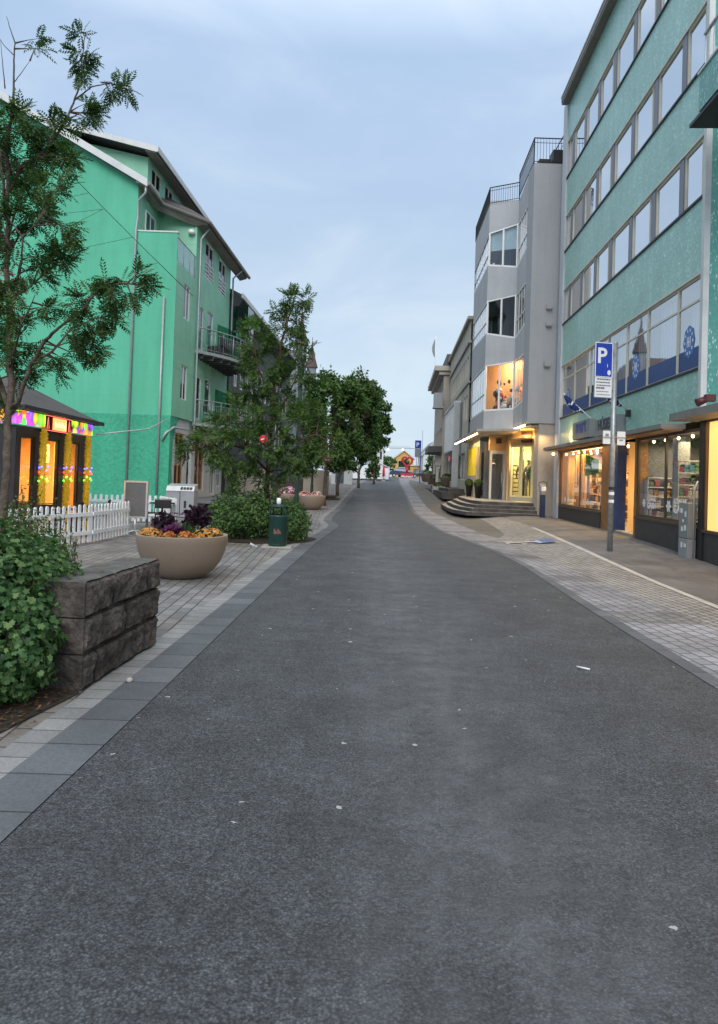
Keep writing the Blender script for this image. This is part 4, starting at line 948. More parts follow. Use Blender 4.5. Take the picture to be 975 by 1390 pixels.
mb.poly([(-7.8,GY-.05,0),(-7.78,GY+.75,0),(-7.78,GY+.35,1.6),(-7.78,GY+.4,2.9),(-7.78,GY+.9,3.7),(-7.78,GY+1.6,3.93),(-7.8,GY-.05,3.93)])
mb.build('rough_wall_base', M['greenR'], gn)
mb = MB(); mb.box((-9.52,GY-.03,11.5),(-7.77,GY+.22,11.56)); mb.build('parapet_cap', M['whitetrim'], gn)
FG = Fr((-7.8,GY,0), (KG,1), (1,-KG))
T1 = 2.75
# street facade, lower (terrace block) and upper
wins = [(1.15,2.05,8.25,9.75),(1.15,2.05,4.75,6.25)]
doors = [(3.55,4.35,7.35,9.35),(3.55,4.35,4.1,6.1),(5.05,6.1,7.8,9.5),(5.05,6.1,4.6,6.2)]
fw = [(4.3,5.75,10.95,12.65),(6.9,8.35,10.95,12.65)]
mb = MB(FG)
wall(mb, 0, T1, 3.93, 10.35, holes=wins); wall(mb, T1, 9.45, 3.93, 12.95, holes=doors+fw)
mb.build('street_wall', M['greenS'], gn)
mb = MB(); mb.poly([(-9.5,GY,11.5),(-9.4,GY+T1,11.5),(-9.4,GY+T1,13.4),(-9.5,GY,13.4)][::-1]); mb.poly([(-9.4,GY+T1,10.2),(fx(GY+T1),GY+T1,10.2),(fx(GY+T1),GY+T1,13.0),(-9.4,GY+T1,13.4)])
mb.poly([(-9.5,GY,10.25),(fx(GY),GY,10.25),(fx(GY+T1),GY+T1,10.25),(-9.4,GY+T1,10.25)]); mb.build('terrace_wall', M['greenS'], gn)
FT2 = Fr((-9.5,GY,0), (.036,1), (1,-.036)); window(FT2, gn, .9, 2.1, 11.3, 12.75, n=.05, gm='glr', vs=(1.5,), room=None)
mb = MB(FG); mb.box((.1,-.06,10.36),(T1,-.02,11.3)); mb.build('terrace_glass', M['glg'], gn)
mb = MB(FG)
for u in (.1,1.0,1.9,T1-.05): mb.tube([(u,-.03,10.3),(u,-.03,11.36)], .02, 6)
mb.tube([(0,-.03,11.36),(T1,-.03,11.36)], .025, 6); mb.tube([(0,-.03,10.42),(T1,-.03,10.42)], .015, 6); mb.build('terrace_railing', M['zinc'], gn)
for w in wins: window(FG, gn, *w, n=-.03, gm='glr', vs=((w[0]+w[1])/2,), cur='curtg', room='room')
for w in doors: window(FG, gn, *w, n=-.03, gm='glr', room='roommid', cur='curtg' if w[0] > 5 else None)
for w in fw:
    f = window(FG, gn, *w, n=-.02, gm='glr', t=.07, vs=((w[0]+w[1])/2,), room='roommid')
    mb = MB(FG)
    for z in (.12,.3,.48,.66): mb.box((w[0]+.02,.0,w[2]+z),(w[1]-.02,.03,w[2]+z+.045))
    mb.build('guard_rail', M['whitef'], f)
# ground floor shop, white front
sh_ = [(1.0,2.3,.55,3.3),(4.1,5.7,.75,3.2),(7.0,7.9,.5,3.0),(8.3,9.2,.9,3.0)]
mb = MB(FG); wall(mb, .5, 9.45, 0, 3.92, holes=sh_+[(2.75,3.55,.5,3.0)], n=-.1); mb.build('shopfront_wall', M['whitetrim'], gn)
for w in sh_[:2]: window(FG, gn, *w, n=-.14, fm='woodlt', gm='gl', t=.07, vs=((w[0]+w[1])/2,), room='wood', cur='curtw', rd=.7, cd=.3)
for w in sh_[2:]: window(FG, gn, *w, n=-.14, fm='whitef', gm='gl', vs=((w[0]+w[1])/2,), room='roommid', hs=(1.6,2.3))
dd = window(FG, gn, 2.75, 3.55, .5, 3.0, n=-.14, fm='whitef', gm='glr', t=.2, room='roommid'); mb = MB(FG); mb.tube([(2.9,-.06,1.5),(2.9,-.06,1.8)], .02, 6); mb.build('handle', M['dark'], dd)
# roof
mb = MB()
mb.slab([(EX,GY-.35,EZ),(RX,GY-.35,RZ),(RX,GY+T1+.1,RZ),(EX,GY+T1+.1,EZ)], (0,0,-.16)); 
mb.slab([(-7.15,GY+T1-.15,13.05),(RX,GY+T1-.15,RZ),(RX,GY+11.4,RZ),(-6.75,GY+11.4,13.05)], (0,0,-.16))
mb.slab([(EX,GY+1.8,EZ),(EX-.6,GY+1.8,EZ+.34),(-8,GY+T1-.14,13.5),(-7.15,GY+T1-.14,13.04)], (0,0,-.15))
mb.slab([(RX,GY-.35,RZ),(-30,GY-.35,RZ-6),(-30,GY+11,RZ-6),(RX,GY+11,RZ)], (0,0,-.16)); mb.build('roof', M['roofm'], gn)
mb = MB()
mb.slab([(EX+.03,GY-.42,EZ+.03),(RX,GY-.42,RZ+.03),(RX,GY-.42,RZ-.28),(EX+.03,GY-.42,EZ-.28)], (0,.06,0)); mb.slab([(RX,GY-.42,RZ+.03),(-30,GY-.42,RZ-6),(-30,GY-.42,RZ-6.3),(RX,GY-.42,RZ-.28)], (0,.06,0))
mb.build('verge_board', M['whitetrim'], gn)
mb = MB()
mb.tube([(EX+.05,GY-.4,EZ-.14),(EX+.05,GY+1.8,EZ-.14),(-7.1,GY+T1-.1,12.92),(-6.68,GY+11.4,12.92)], .09, 8)
mb.build('gutter', M['fascia'], gn)
mb = MB(); mb.slab([(EX-.02,GY-.36,EZ-.17),(EX-.02,GY+1.8,EZ-.17),(-7.2,GY+T1-.1,12.87),(-6.8,GY+11.3,12.87),(-7.2,GY+11.3,12.75),(-7.8,GY+T1-.1,12.8),(-9.4,GY+1.8,13.2),(-9.5,GY-.36,13.45)], (0,0,-.05)); mb.build('soffit', M['fascia'], gn)
# dormer with flat roof
mb = MB()
mb.poly([(-12.0,GY+.35,zr(-12.0)),(-9.25,GY+.35,zr(-9.25)),(-9.25,GY+.35,14.75),(-12.0,GY+.35,15.3)])
mb.build('dormer_cheek', M['greenS'], gn)
FDm = Fr((-9.25,GY+.35,0), (KG,1), (1,-KG)); dh = [(.5+i*1.75,1.7+i*1.75,13.85,14.6) for i in range(5)]
mb = MB(FDm); wall(mb, 0, 10, 13.3, 14.8, holes=dh); mb.build('dormer_wall', M['greenS'], gn)
for w in dh: window(FDm, gn, *w, n=-.03, gm='glr', vs=((w[0]+w[1])/2,), room='room')
mb = MB(); mb.slab([(-8.72,GY-.25,14.72),(-13.2,GY-.25,15.75),(-13.0,GY+11,15.75),(-8.2,GY+11,14.72)], (0,0,.14)); mb.build('dormer_roof', M['roofm'], gn)
mb = MB(); mb.slab([(-8.7,GY-.31,14.70),(-13.2,GY-.31,15.74),(-13.2,GY-.31,15.97),(-8.7,GY-.31,14.93)], (0,.055,0)); mb.slab([(-8.7,GY-.31,14.72),(-8.18,GY+11,14.72),(-8.18,GY+11,14.95),(-8.7,GY-.31,14.95)], (.05,0,0)); mb.build('dormer_fascia', M['whitetrim'], gn)
mb = MB(); mb.slab([(-8.75,GY-.24,14.715),(-8.25,GY+11,14.715),(-9.2,GY+11,14.8),(-9.2,GY-.24,14.8)], (0,0,-.04)); mb.build('dormer_soffit', M['fascia'], gn)
# downpipes
def pipe(nm, pts, r=.05, mt='zinc', lab=None):
    mb = MB(); mb.tube(pts, r, 8); o = mb.build('downpipe', M[mt], gn)
pipe('d', [(-9.1,GY-.3,13.3),(-9.1,GY-.3,13.0),(-9.45,GY-.1,12.75),(-9.45,GY-.1,12.0),(-9.5,GY-.1,11.6),(-9.5,GY-.1,.6)])
pipe('d', [(-8.25,GY-.1,8.8),(-8.25,GY-.1,.7)]); 
pipe('d', [(fx(GY+3.1)+.45,GY+3.1,12.8),(fx(GY+3.1)+.1,GY+3.1,12.3),(fx(GY+3.1)+.1,GY+3.1,3.5),(-7.7,GY+.1,3.45),(-7.95,GY-.12,3.2),(-8.1,GY-.12,2.9)])
pipe('d', [(-6.8,GY+9.6,12.8),(-7.22,GY+9.4,12.3),(-7.22,GY+9.4,.6)])
mb = MB(); mb.lathe((-7.9,GY+T1-.12,12.35), [(.001,0),(.14,.02),(.16,.1),(.12,.2),(.001,.22)], 12); mb.build('wall_lamp', M['whitef'], gn)
# balconies
def balcony(zf, lab):
    us = [3.1+6.3*i/18 for i in range(19)]
    bn = lambda u: .12+1.45*math.sin(math.pi*((u-3.1)/6.3)**1.15)**.8 if 3.1 < u < 9.4 else .12
    b = MB(FG); b.prism([(u, bn(u)) for u in us]+[(9.4,.0),(3.1,.0)], zf-.14, zf).build('balcony', M['zinc'], gn, label=lab)
    o = WM and [x for x in gn.children][-1]
    m_ = MB(FG)
    for u in [3.5+.55*i for i in range(11)]: MB(FG).box((u-.04,.0,zf-.34),(u+.04,max(.1,bn(u)-.12),zf-.141)).build('joist', M['roofm'], o)
    m_ = MB(FG); m_.tube([(u,bn(u)-.03,zf+1.05) for u in us], .03, 6); m_.tube([(u,bn(u)-.03,zf+.86) for u in us], .015, 5); m_.tube([(u,bn(u)-.03,zf+.1) for u in us], .015, 5)
    for i, u in enumerate(us[::2]+[4.0]): m_.tube([(u,bn(u)-.03,zf),(u,bn(u)-.03,zf+1.05)], .02, 5)
    for u in [3.2+.13*i for i in range(47)]: m_.tube([(u,bn(u)-.03,zf+.1),(u,bn(u)-.03,zf+.86)], .006, 4)
    m_.build('railing', M['galv'], o)
    m_ = MB(FG); m_.slab([(6.9,.03,zf+.05),(6.9,1.3,zf+.05),(6.9,1.2,zf+1.1),(6.9,.7,zf+1.75),(6.9,.03,zf+2.0)], (0.04,0,0)); m_.build('privacy_screen', M['glg'], o)
    return o
balcony(7.22, 'upper curved balcony with dark furniture'); balcony(3.9, 'lower curved balcony with a table')
# furniture on balconies
def chair(x, y, z, rot, label, group, m='dark', s=1, cat='chair', nm='bistro_chair'):
    t = thing(nm, label, cat, (x,y,z), group)
    c_, s_ = math.cos(rot), math.sin(rot); fr = Fr((x,y,z), (c_,s_), (-s_,c_)); w = .22*s
    MB(fr).box((-w,-w,.44*s),(w,w,.47*s)).build('seat', M[m], t)
    for a in (-1,1):
        for b in (-1,1): MB(fr).tube([(a*w*.9,b*w*.9,.45*s),(a*w*1.05,b*w*1.1,0)], .013, 5).build('leg', M[m], t)
    mb = MB(fr); mb.tube([(-w,w,.45*s),(-w,w*1.15,.86*s),(w,w*1.15,.86*s),(w,w,.45*s)], .014, 5); mb.box((-w,w*1.0,.6*s),(w,w*1.08,.84*s)); mb.build('backrest', M[m], t)
    return t
def table(x, y, z, label, group=None, m='dark', r=.35):
    t = thing('bistro_table', label, 'table', (x,y,z), group)
    MB().lathe((x,y,z), [(.001,.71),(r,.71),(r,.74),(.001,.74)], 18).build('table_top', M[m], t); MB().lathe((x,y,z), [(.22,0),(.22,.02),(.03,.05),(.03,.71)], 12).build('pedestal', M[m], t)
    return t
p = FG(5.2,.55,7.22); t = thing('balcony_sofa', 'dark garden sofa on the upper curved balcony', 'sofa', tuple(p))
fr = Fr(tuple(p), (KG,1), (1,-KG)); MB(fr).box((-.9,-.3,.0),(.9,.35,.42)).build('sofa_seat', M['room'], t, bevel=.02); MB(fr).box((-.9,.25,.43),(.9,.42,.85)).build('backrest', M['room'], t, bevel=.02)
chair(*FG(4.3,.5,3.9), 1.2, 'dark chair behind the lower curved balcony railing', None, cat='chair'); 
# ----- platform in front of shop
mb = MB(); mb.prism([(-7.75,27.4),(-5.25,27.4),(-4.95,37.0),(-7.3,37.0)], -.05, .42); mb.build('raised_platform', M['basalt'], None, kind='structure', center=False)
mb = MB(); mb.prism([(-7.75,27.35),(-5.2,27.35),(-4.9,37.0),(-7.3,37.0)], .421, .45); mb.build('raised_platform', M['walk'], None, kind='structure', center=False)
# wires on the gable and over the street
t = thing('span_wire', 'thin dark span wires fanning across the green gable wall', 'wire', (-12,27,10))
mb = MB(); a = P(88,228,28.2); b = P(262,402,28.2)
mb.tube([a, a.lerp(b,.33)+Vector((0,0,-.05)), a.lerp(b,.66)+Vector((0,0,-.05)), b], .014, 4)
for s0, e in (((120,262),(60,275)),((140,284),(30,296)),((140,284),(60,325)),((180,322),(60,348)),((214,357),(196,362))):
    mb.tube([P(*s0,28.2), P(*e,28.6)], .008, 4)
mb.build('wire', M['dark'], t)
# ================================================================== DARK BUILDING + TURRETED HOUSE (left, beyond)
F2 = Fr((-7.3,38.6,0), (.05,1), (1,-.05))
d2 = thing('dark_building', 'dark clad building with tall white window bays behind the street trees', 'building', tuple(F2(10,0,.4)))
hs = [(1.0+i*1.55,1.9+i*1.55,z,z+2.1) for i in range(13) for z in (3.6,6.6)]
mb = MB(F2); wall(mb, 0, 22, 0, 10.4, holes=hs, rev=.2); mb.poly([(0,0,0),(0,0,11.6),(0,-5,12.6),(0,-5,0)]); mb.build('wall', pm('dark_cladding', (.06,.062,.066), .7), d2)
for h in hs: window(F2, d2, *h, n=-.05, t=.1, gm='glr', room='room')
mb = MB(F2); mb.slab([(-.4,.6,11.3),(-.4,-7,15),(22.4,-7,15),(22.4,.6,11.3)], (0,0,.15)); mb.build('roof', M['roofm'], d2)
mb = MB(F2); mb.box((-.45,.6,11.25),(22.4,.68,11.5)); mb.build('verge_board', M['whitetrim'], d2)
mb = MB(F2); mb.poly([(0,.01,10.4),(22,.01,10.4),(22,.59,11.25),(0,.59,11.25)]); mb.build('soffit', M['room'], d2)
mb = MB(F2); mb.box((.0,.0,9.0),(1.6,.9,10.9)); mb.build('glass_bay', M['glg'], d2)
h3 = thing('turreted_house', 'old blue-grey timber house with two red-brown pointed turrets behind the trees', 'building', (-9,74,1))
mb = MB(); mb.box((-14,68,.5),(-5.6,82,12.2)); mb.build('wall', pm('timber_grey', (.2,.22,.24), .7), h3)
mb = MB(); mb.slab([(-14,67.6,12.2),(-5.3,67.6,12.2),(-7,75,15),(-12,75,15)], (0,0,.1)); mb.slab([(-5.3,67.6,12.2),(-5.3,82,12.2),(-7,75,15)], (0,0,.1)); mb.build('roof', pm('roof_redbrown', (.085,.06,.05), .7), h3)
for i, (x, y) in enumerate(((-6.0,68.0),(-5.95,82.0))):
    mb = MB(); mb.lathe((x,y,8), [(.55,0),(.55,6.4)], 8, False); o = mb.build('turret', pm('timber_grey', (.2,.22,.24), .7), h3)
    mb = MB(); mb.lathe((x,y,14.3), [(.75,0),(.4,1.2),(.14,2.4),(.02,3.3)], 8, False); mb.build('spire', pm('roof_redbrown', (.085,.06,.05), .7), o); mb = MB(); mb.tube([(x,y,17.5),(x,y,17.9)], .03, 5); mb.build('finial', M['dark'], o)
# beige stair walls + stairs
t = thing('stair_wall', 'low beige rendered walls flanking dark stone stairs behind the round planters', 'wall', (-4.5,46,.3))
mb = MB(); mb.box((-8.0,41.5,0),(-5.25,42.0,1.95)); mb.build('left_wall', M['beige2'], t, bevel=.01); mb = MB(); mb.box((-3.35,42.5,0),(-1.95,46,2.0)); mb.build('right_wall', M['beige2'], t, bevel=.01)
for i in range(7): MB().box((-5.25,42.3+i*.34,.0),(-3.36,42.66+i*.34,.42+i*.17)).build('step', M['stone'], t, bevel=.01)
for i in range(3): MB().box((-1.94,43-i*.3,.0),(-1.4+.25*i,46,.42-.13*i)).build('step', M['stone'], t, bevel=.01)
# ================================================================== KIOSK
KX, K0, K1 = -7.08, 14.4, 18.5
kk = thing('kiosk', 'black framed food kiosk with hipped dark roof and glowing windows behind the picket fence', 'kiosk', (-8.2,16.5,0))
FK = Fr((KX,K0,0), (-.035,1), (1,.035)); KL = 4.1
mb = MB(FK); bays = [(.45,1.15),(1.55,2.55),(2.85,3.75)]
bays = [(.25,.95),(1.3,2.3),(2.75,3.6)]
wall(mb, 0, KL, .0, 2.5, holes=[(a,b,.35,2.3) for a,b in bays], rev=.1)
mb.poly([(0,0,0),(0,0,2.5),(0,-2.3,2.5),(0,-2.3,0)]); mb.poly([(KL,0,0),(KL,-2.3,0),(KL,-2.3,2.5),(KL,0,2.5)]); mb.build('wall', M['dark'], kk)
for a,b in bays:
    window(FK, kk, a, b, .35, 2.3, n=-.02, fm='dark', gm='gl', t=.05, room=None)
roombox(FK, .06, KL-.06, .05, 2.45, -.12, -2.1, pm('kiosk_room', (.85,.55,.25), .8, bump=0), kk)
arealight('kiosk_light', FK(2,-.9,2.38), 1.0, 90, (1,.6,.25))
arealight('kiosk_light', FK(2,-1.6,2.3), .8, 22, (1,.66,.3))
mb = MB(FK); mb.box((1.75,-.4,.1),(1.9,-.3,2.4)); mb.box((.7,-.5,.1),(.9,-.4,2.4)); mb.box((3.25,-.5,.1),(3.5,-.4,2.4)); mb.build('inner_post', M['roomw'], kk)
mb = MB(FK); mb.box((1.35,-1.5,1.1),(1.8,-1.45,2.0)); mb.box((2.7,-1.9,1.0),(3.5,-1.85,1.75)); mb.build('menu_board', M['wood'], kk)
mb = MB(FK); mb.box((1.1,-1.3,.05),(2.0,-.8,.9)); mb.box((2.6,-1.5,.05),(3.6,-1.0,.75)); mb.build('counter', M['room'], kk)
mb = MB(FK); mb.box((3.0,-.6,1.75),(3.16,-.58,2.2)); mb.build('neon_tube_sign', em('neon_yellow', (1,.9,.1), 4), kk)
# hip roof
ap = (-1.15,)
mb = MB(FK); r0, r1 = -.35, KL+.35; z0 = 2.86
A_, B_, C_, D_ = (r0,.3,z0),(r1,.3,z0),(r1,-2.6,z0),(r0,-2.6,z0); T_ = (KL/2,-1.15,3.75)
for q in ((A_,B_,T_),(B_,C_,T_),(C_,D_,T_),(D_,A_,T_)): mb.poly(q)
mb.poly([A_,D_,C_,B_]); mb.build('roof', pm('roof_felt', (.075,.07,.075), .8, .25, 3), kk)
mb = MB(FK); mb.box((r0-.02,.26,2.8),(r1+.02,.33,2.89)); mb.box((r0-.03,-2.6,2.8),(r0+.03,.33,2.89)); mb.box((r1-.03,-2.6,2.8),(r1+.03,.33,2.89)); mb.build('roof_trim', M['dark'], kk)
# LED fascia: glowing panel with coloured spots
N = NT('led_panel'); p = N.pos(); sep = N.n('ShaderNodeSeparateXYZ'); N.l(p, sep.inputs[0])
vor = N.n('ShaderNodeTexVoronoi'); vor.inputs['Scale'].default_value = 4.2; N.l(p, vor.inputs['Vector'])
sc_ = N.n('ShaderNodeSeparateColor'); N.l(vor.outputs['Color'], sc_.inputs[0])
col = N.ramp(sc_.outputs[0], [(0,(1,.05,.02)),(.22,(1,.35,.02)),(.4,(.5,1,.02)),(.6,(.05,1,.05)),(.75,(.8,.02,.8)),(.88,(.08,.1,1)),(1,(1,.05,.1))])
e_ = N.math('MULTIPLY_ADD', N.math('SUBTRACT', .35, vor.outputs['Distance']), 2.2, 1.25)
bs_ = N.bsdf((.2,.2,.2), .5); N.l(col, bs_.inputs['Emission Color']); N.l(e_, bs_.inputs['Emission Strength']); led = N.m
for q_ in (((-.05,.05,2.52),(1.15,.12,2.8)),((2.75,.05,2.52),(KL+.1,.12,2.8)),((-.12,-2.3,2.52),(-.051,.05,2.8))): MB(FK).box(*q_).build('led_fascia', led, kk)
mb = MB(FK); mb.box((1.151,.04,2.46),(2.749,.1,2.82)); mb.build('sign_back', M['room'], kk)
mb = MB(FK); mb.box((1.6,.101,2.5),(2.35,.13,2.78)); mb.build('sign_panel', em('sign_orange', (1,.32,.08), 1.6), kk)
mb = MB(FK)
for a,b in ((1.18,2.72),):
    for z in (2.475,2.805): mb.tube([(a,.11,z),(b,.11,z)], .008, 4)
for u in (1.3,2.55): mb.tube([(u-.05,.12,2.52),(u,.12,2.76),(u+.06,.12,2.52),(u-.05,.12,2.52)], .008, 4)
mb.build('neon_outline', em('neon_red', (1,.12,.1), 1.5), kk)
mb = MB(FK)
for i in range(9): mb.slab([(1.66+i*.065,.131,2.56+.02*(i%2)),(1.69+i*.065,.131,2.56+.02*(i%2)),(1.7+i*.065,.131,2.7-.03*(i%3)),(1.67+i*.065,.131,2.7-.03*(i%3))], (0,.006,0))
mb.slab([(2.26,.131,2.53),(2.33,.131,2.56),(2.3,.131,2.75),(2.28,.131,2.65)], (0,.006,0)); mb.build('sign_ornament', em('letters_cream', (1,.8,.5), 1.0), kk)
# garland-wrapped posts
def garland(u, n, label):
    t = thing('garland_post', label, 'post', tuple(FK(u,n,0)), 'garland wrapped posts')
    MB(FK).tube([(u,n,0),(u,n,2.5)], .06, 10).build('post_core', pm('garland_yellow', (.55,.38,.02), .5, .35, 20, bump=0, emit=(1,.62,.03), es=.1), t)
    mb = MB(FK); r_ = random.Random(int(u*10))
    for i in range(1500):
        a = r_.uniform(0,6.28); z = r_.uniform(.1,2.42); rad = .06+r_.uniform(0,.022)
        c = Vector((u+rad*math.cos(a), n+rad*math.sin(a), z)); e = Vector((r_.gauss(0,1),r_.gauss(0,1),r_.gauss(0,1))).normalized()*.03; f = Vector((r_.gauss(0,1),r_.gauss(0,1),r_.gauss(0,1))).normalized()*.012
        mb.poly([c-e,c+f,c+e,c-f])
    mb.build('garland', pm('garland_yellow', (.75,.5,.02), .5, .25, 20, bump=0, emit=(1,.62,.03), es=.4), t)
    for q, (cc, zz_) in enumerate((((.1,.1,1),1.62),((1,.03,.02),1.5),((.1,1,.05),1.38))):
        for i in range(6): MB(FK).ball((u+.09*math.cos(i*1.05+q), n+.09*math.sin(i*1.05+q)+.02, zz_+.05*math.sin(i*2.3)), .02, 6, 4).build('bulb', em('led_%d'%q, cc, 4), t)
garland(.85+.25, .12, 'yellow garland wrapped post, nearest the tree trunk on the kiosk front'); garland(2.52, .12, 'yellow garland wrapped post in the middle of the kiosk front'); garland(3.9, .12, 'yellow garland wrapped post at the right corner of the kiosk')
# kiosk hanging cable & lamp arm
t = thing('support_cable', 'pale cable arm from the kiosk corner to the green wall', 'cable', (-6.9,19,2.6)); MB().tube([FK(4.2,.2,2.55), (-7.0,23,3.0), (-7.9,28.6,3.75)], .02, 5).build('cable', M['whitetrim'], t)
# ---------------------------------------------------------------- picket fences
pk = None
def fence(pts, label, sp=.165, h=.86):
    t = thing('picket_fence', label, 'fence', (pts[0][0],pts[0][1],0), 'white picket fences')
    for (A, B) in zip(pts, pts[1:]):
        A, B = Vector(A), Vector(B); L = (B-A).length; fr = Fr((A.x,A.y,0), tuple(B-A)); n = int(L/sp)
        mb = MB(fr); mb.box((0,-.06,.22),(L,-.032,.3)); mb.box((0,-.06,.62),(L,-.032,.7)); mb.build('rail', M['picket'], t)
        for i in range(n+1):
            u = i*L/n; w = .04; hh = h+RD.uniform(-.012,.012); mb = MB(fr)
            pts2 = [(u-w,0,.05),(u+w,0,.05),(u+w,0,hh-.04)]+[(u+w*math.cos(q*math.pi/6),0,hh-.04+w*math.sin(q*math.pi/6)) for q in range(1,6)]+[(u-w,0,hh-.04)]
            mb.slab([(a,-.03,c) for a,b,c in pts2], (0,.022,0)); mb.build('picket', M['picket'], t)
fence([(-6.75,11.6),(-6.46,12.74),(-5.82,15.19)], 'white picket fence nearest the bushes, in front of the kiosk')
fence([(-5.80,15.28),(-5.68,17.33)], 'white picket fence return beside the chalkboard')
fence([(-9.0,21.8),(-6.15,21.9)], 'white picket fence along the foot of the green wall')
fence([(-6.08,21.85),(-5.25,20.3)], 'white picket fence panel in front of the grey recycling cabinet')
# chalkboard
t = thing('chalkboard_sign', 'blank grey chalkboard in a pale frame on a swivel stand', 'sign board', (-5.6,17.9,0))
a_ = R(-12); fr = Fr((-5.62,17.75,0), (math.cos(a_),math.sin(a_)))
MB(fr).box((-.29,-.015,.47),(.29,.015,1.33)).build('board', M['slate'], t)
mb = MB(fr)
for q in ((-.33,.43,-.285,1.37),(.285,.43,.33,1.37),(-.285,.43,.285,.475),(-.285,1.325,.285,1.37)): mb.box((q[0],-.03,q[1]),(q[2],.03,q[3]))
mb.build('frame', M['alu'], t); mb = MB(fr); mb.tube([(.0,0,.05),(0,0,.45)], .03, 8); mb.tube([(-.25,-.25,.02),(0,0,.12),(.25,.25,.02)], .02, 6); mb.tube([(-.25,.25,.02),(0,0,.12),(.25,-.25,.02)], .02, 6); mb.build('stand', M['alu'], t)
# cafe furniture
gc = 'black chairs on the kiosk terrace'
ch = [(-5.35,19.3,.3,'black bistro chair between the chalkboard and the bowl planter'),(-5.9,19.7,2.6,'black bistro chair just behind the chalkboard'),(-6.25,16.3,1.5,'black bistro chair behind the short return of the picket fence'),(-6.45,14.9,1.2,'black bistro chair behind the fence corner, in front of the kiosk window'),(-6.6,17.9,-1.3,'black bistro chair by the right kiosk corner')]
for x, y, r_, lb in ch: chair(x, y, 0, r_, lb, gc)
gt = 'black tables on the kiosk terrace'
table(-5.6,20.1,0,'black bistro table beside the chalkboard', gt); table(-6.4,17.0,0,'black bistro table between kiosk and fence return', gt); table(-6.55,15.6,0,'black bistro table behind the fence corner', gt)
# grey recycling cabinet
t = thing('recycling_bin', 'grey double recycling cabinet with sloping slotted lid behind the picket fence', 'recycling bin', (-6.3,25.2,0))
mb = MB(); mb.prism([(-6.85,25.0),(-5.85,25.0),(-5.85,25.6),(-6.85,25.6)], .02, .95); mb.build('cabinet', M['plastgrey'], t, bevel=.01)
mb = MB(); mb.slab([(-6.85,24.97,.951),(-6.85,25.6,.951),(-6.85,25.6,1.2),(-6.85,25.1,1.12)], (1.0,0,0)); mb.build('lid', M['alu'], t, bevel=.005)
mb = MB()
for i in range(4): mb.slab([(-6.35+i*.11,24.99,1.01),(-6.27+i*.11,24.99,1.01),(-6.25+i*.11,25.05,1.09),(-6.33+i*.11,25.05,1.09)], (0,-.006,.0))
mb.box((-6.36,24.985,.05),(-6.34,24.996,.93)); mb.box((-6.2,24.985,.35),(-6.12,24.996,.6)); mb.build('slot', M['dark'], t)
# ================================================================== LEAF BUILDERS
class LB:
    def __init__(s): s.v = []; s.f = []; s.n = 0
    def leaf(s, c, d, side, l, w, nn=None):
        """rhombic folded leaf from base c along d"""
        m = c+d*l*.5; up = nn*(w*.25) if nn is not None else Vector((0,0,0))
        s.v += [tuple(c), tuple(m+side*w*.5+up), tuple(c+d*l), tuple(m-side*w*.5+up)]
        s.f.append((s.n,s.n+1,s.n+2,s.n+3)); s.n += 4
    def lobed(s, c, d, side, r):
        nrm = d.cross(side)
        pts = [(-.1,0),(.15,.42),(.32,.28),(.62,.5),(.7,.22),(1.0,0),(.7,-.22),(.62,-.5),(.32,-.28),(.15,-.42)]
        for a, b in pts: s.v.append(tuple(c+d*(a*r)+side*(b*r)+nrm*(-.18*r*abs(b)+.1*r*(a-.5)**2)))
        s.f.append(tuple(range(s.n, s.n+10))); s.n += 10
    def compound(s, c, d, L, pairs, ll, rnd):
        side = d.cross(Vector((rnd.gauss(0,.35),rnd.gauss(0,.35),1))).normalized(); nrm = side.cross(d).normalized()
        p = Vector(c); dd = Vector(d)
        for k in range(pairs):
            p = p+dd*(L/pairs); dd = (dd+Vector((0,0,-.09))).normalized(); sc = math.sin(math.pi*(.28+.62*k/pairs))
            for sg in (-1,1):
                ld = (dd*.55+side*sg*.83+nrm*rnd.uniform(-.22,.1)).normalized(); s.leaf(p, ld, ld.cross(nrm).normalized(), ll*sc, ll*.36*sc, nrm)
        s.leaf(p, dd, side, ll*.8, ll*.3, nrm)
    def build(s, name, mat, parent=None, **kw):
        mb = MB(); mb.v = s.v; mb.f = s.f; mb.sm = [False]*len(s.f); mb.mi = [0]*len(s.f)
        return mb.build(name, mat, parent, **kw)
def rdir(r, up=0):
    v = Vector((r.gauss(0,1),r.gauss(0,1),r.gauss(0,1)+up)); return v.normalized()
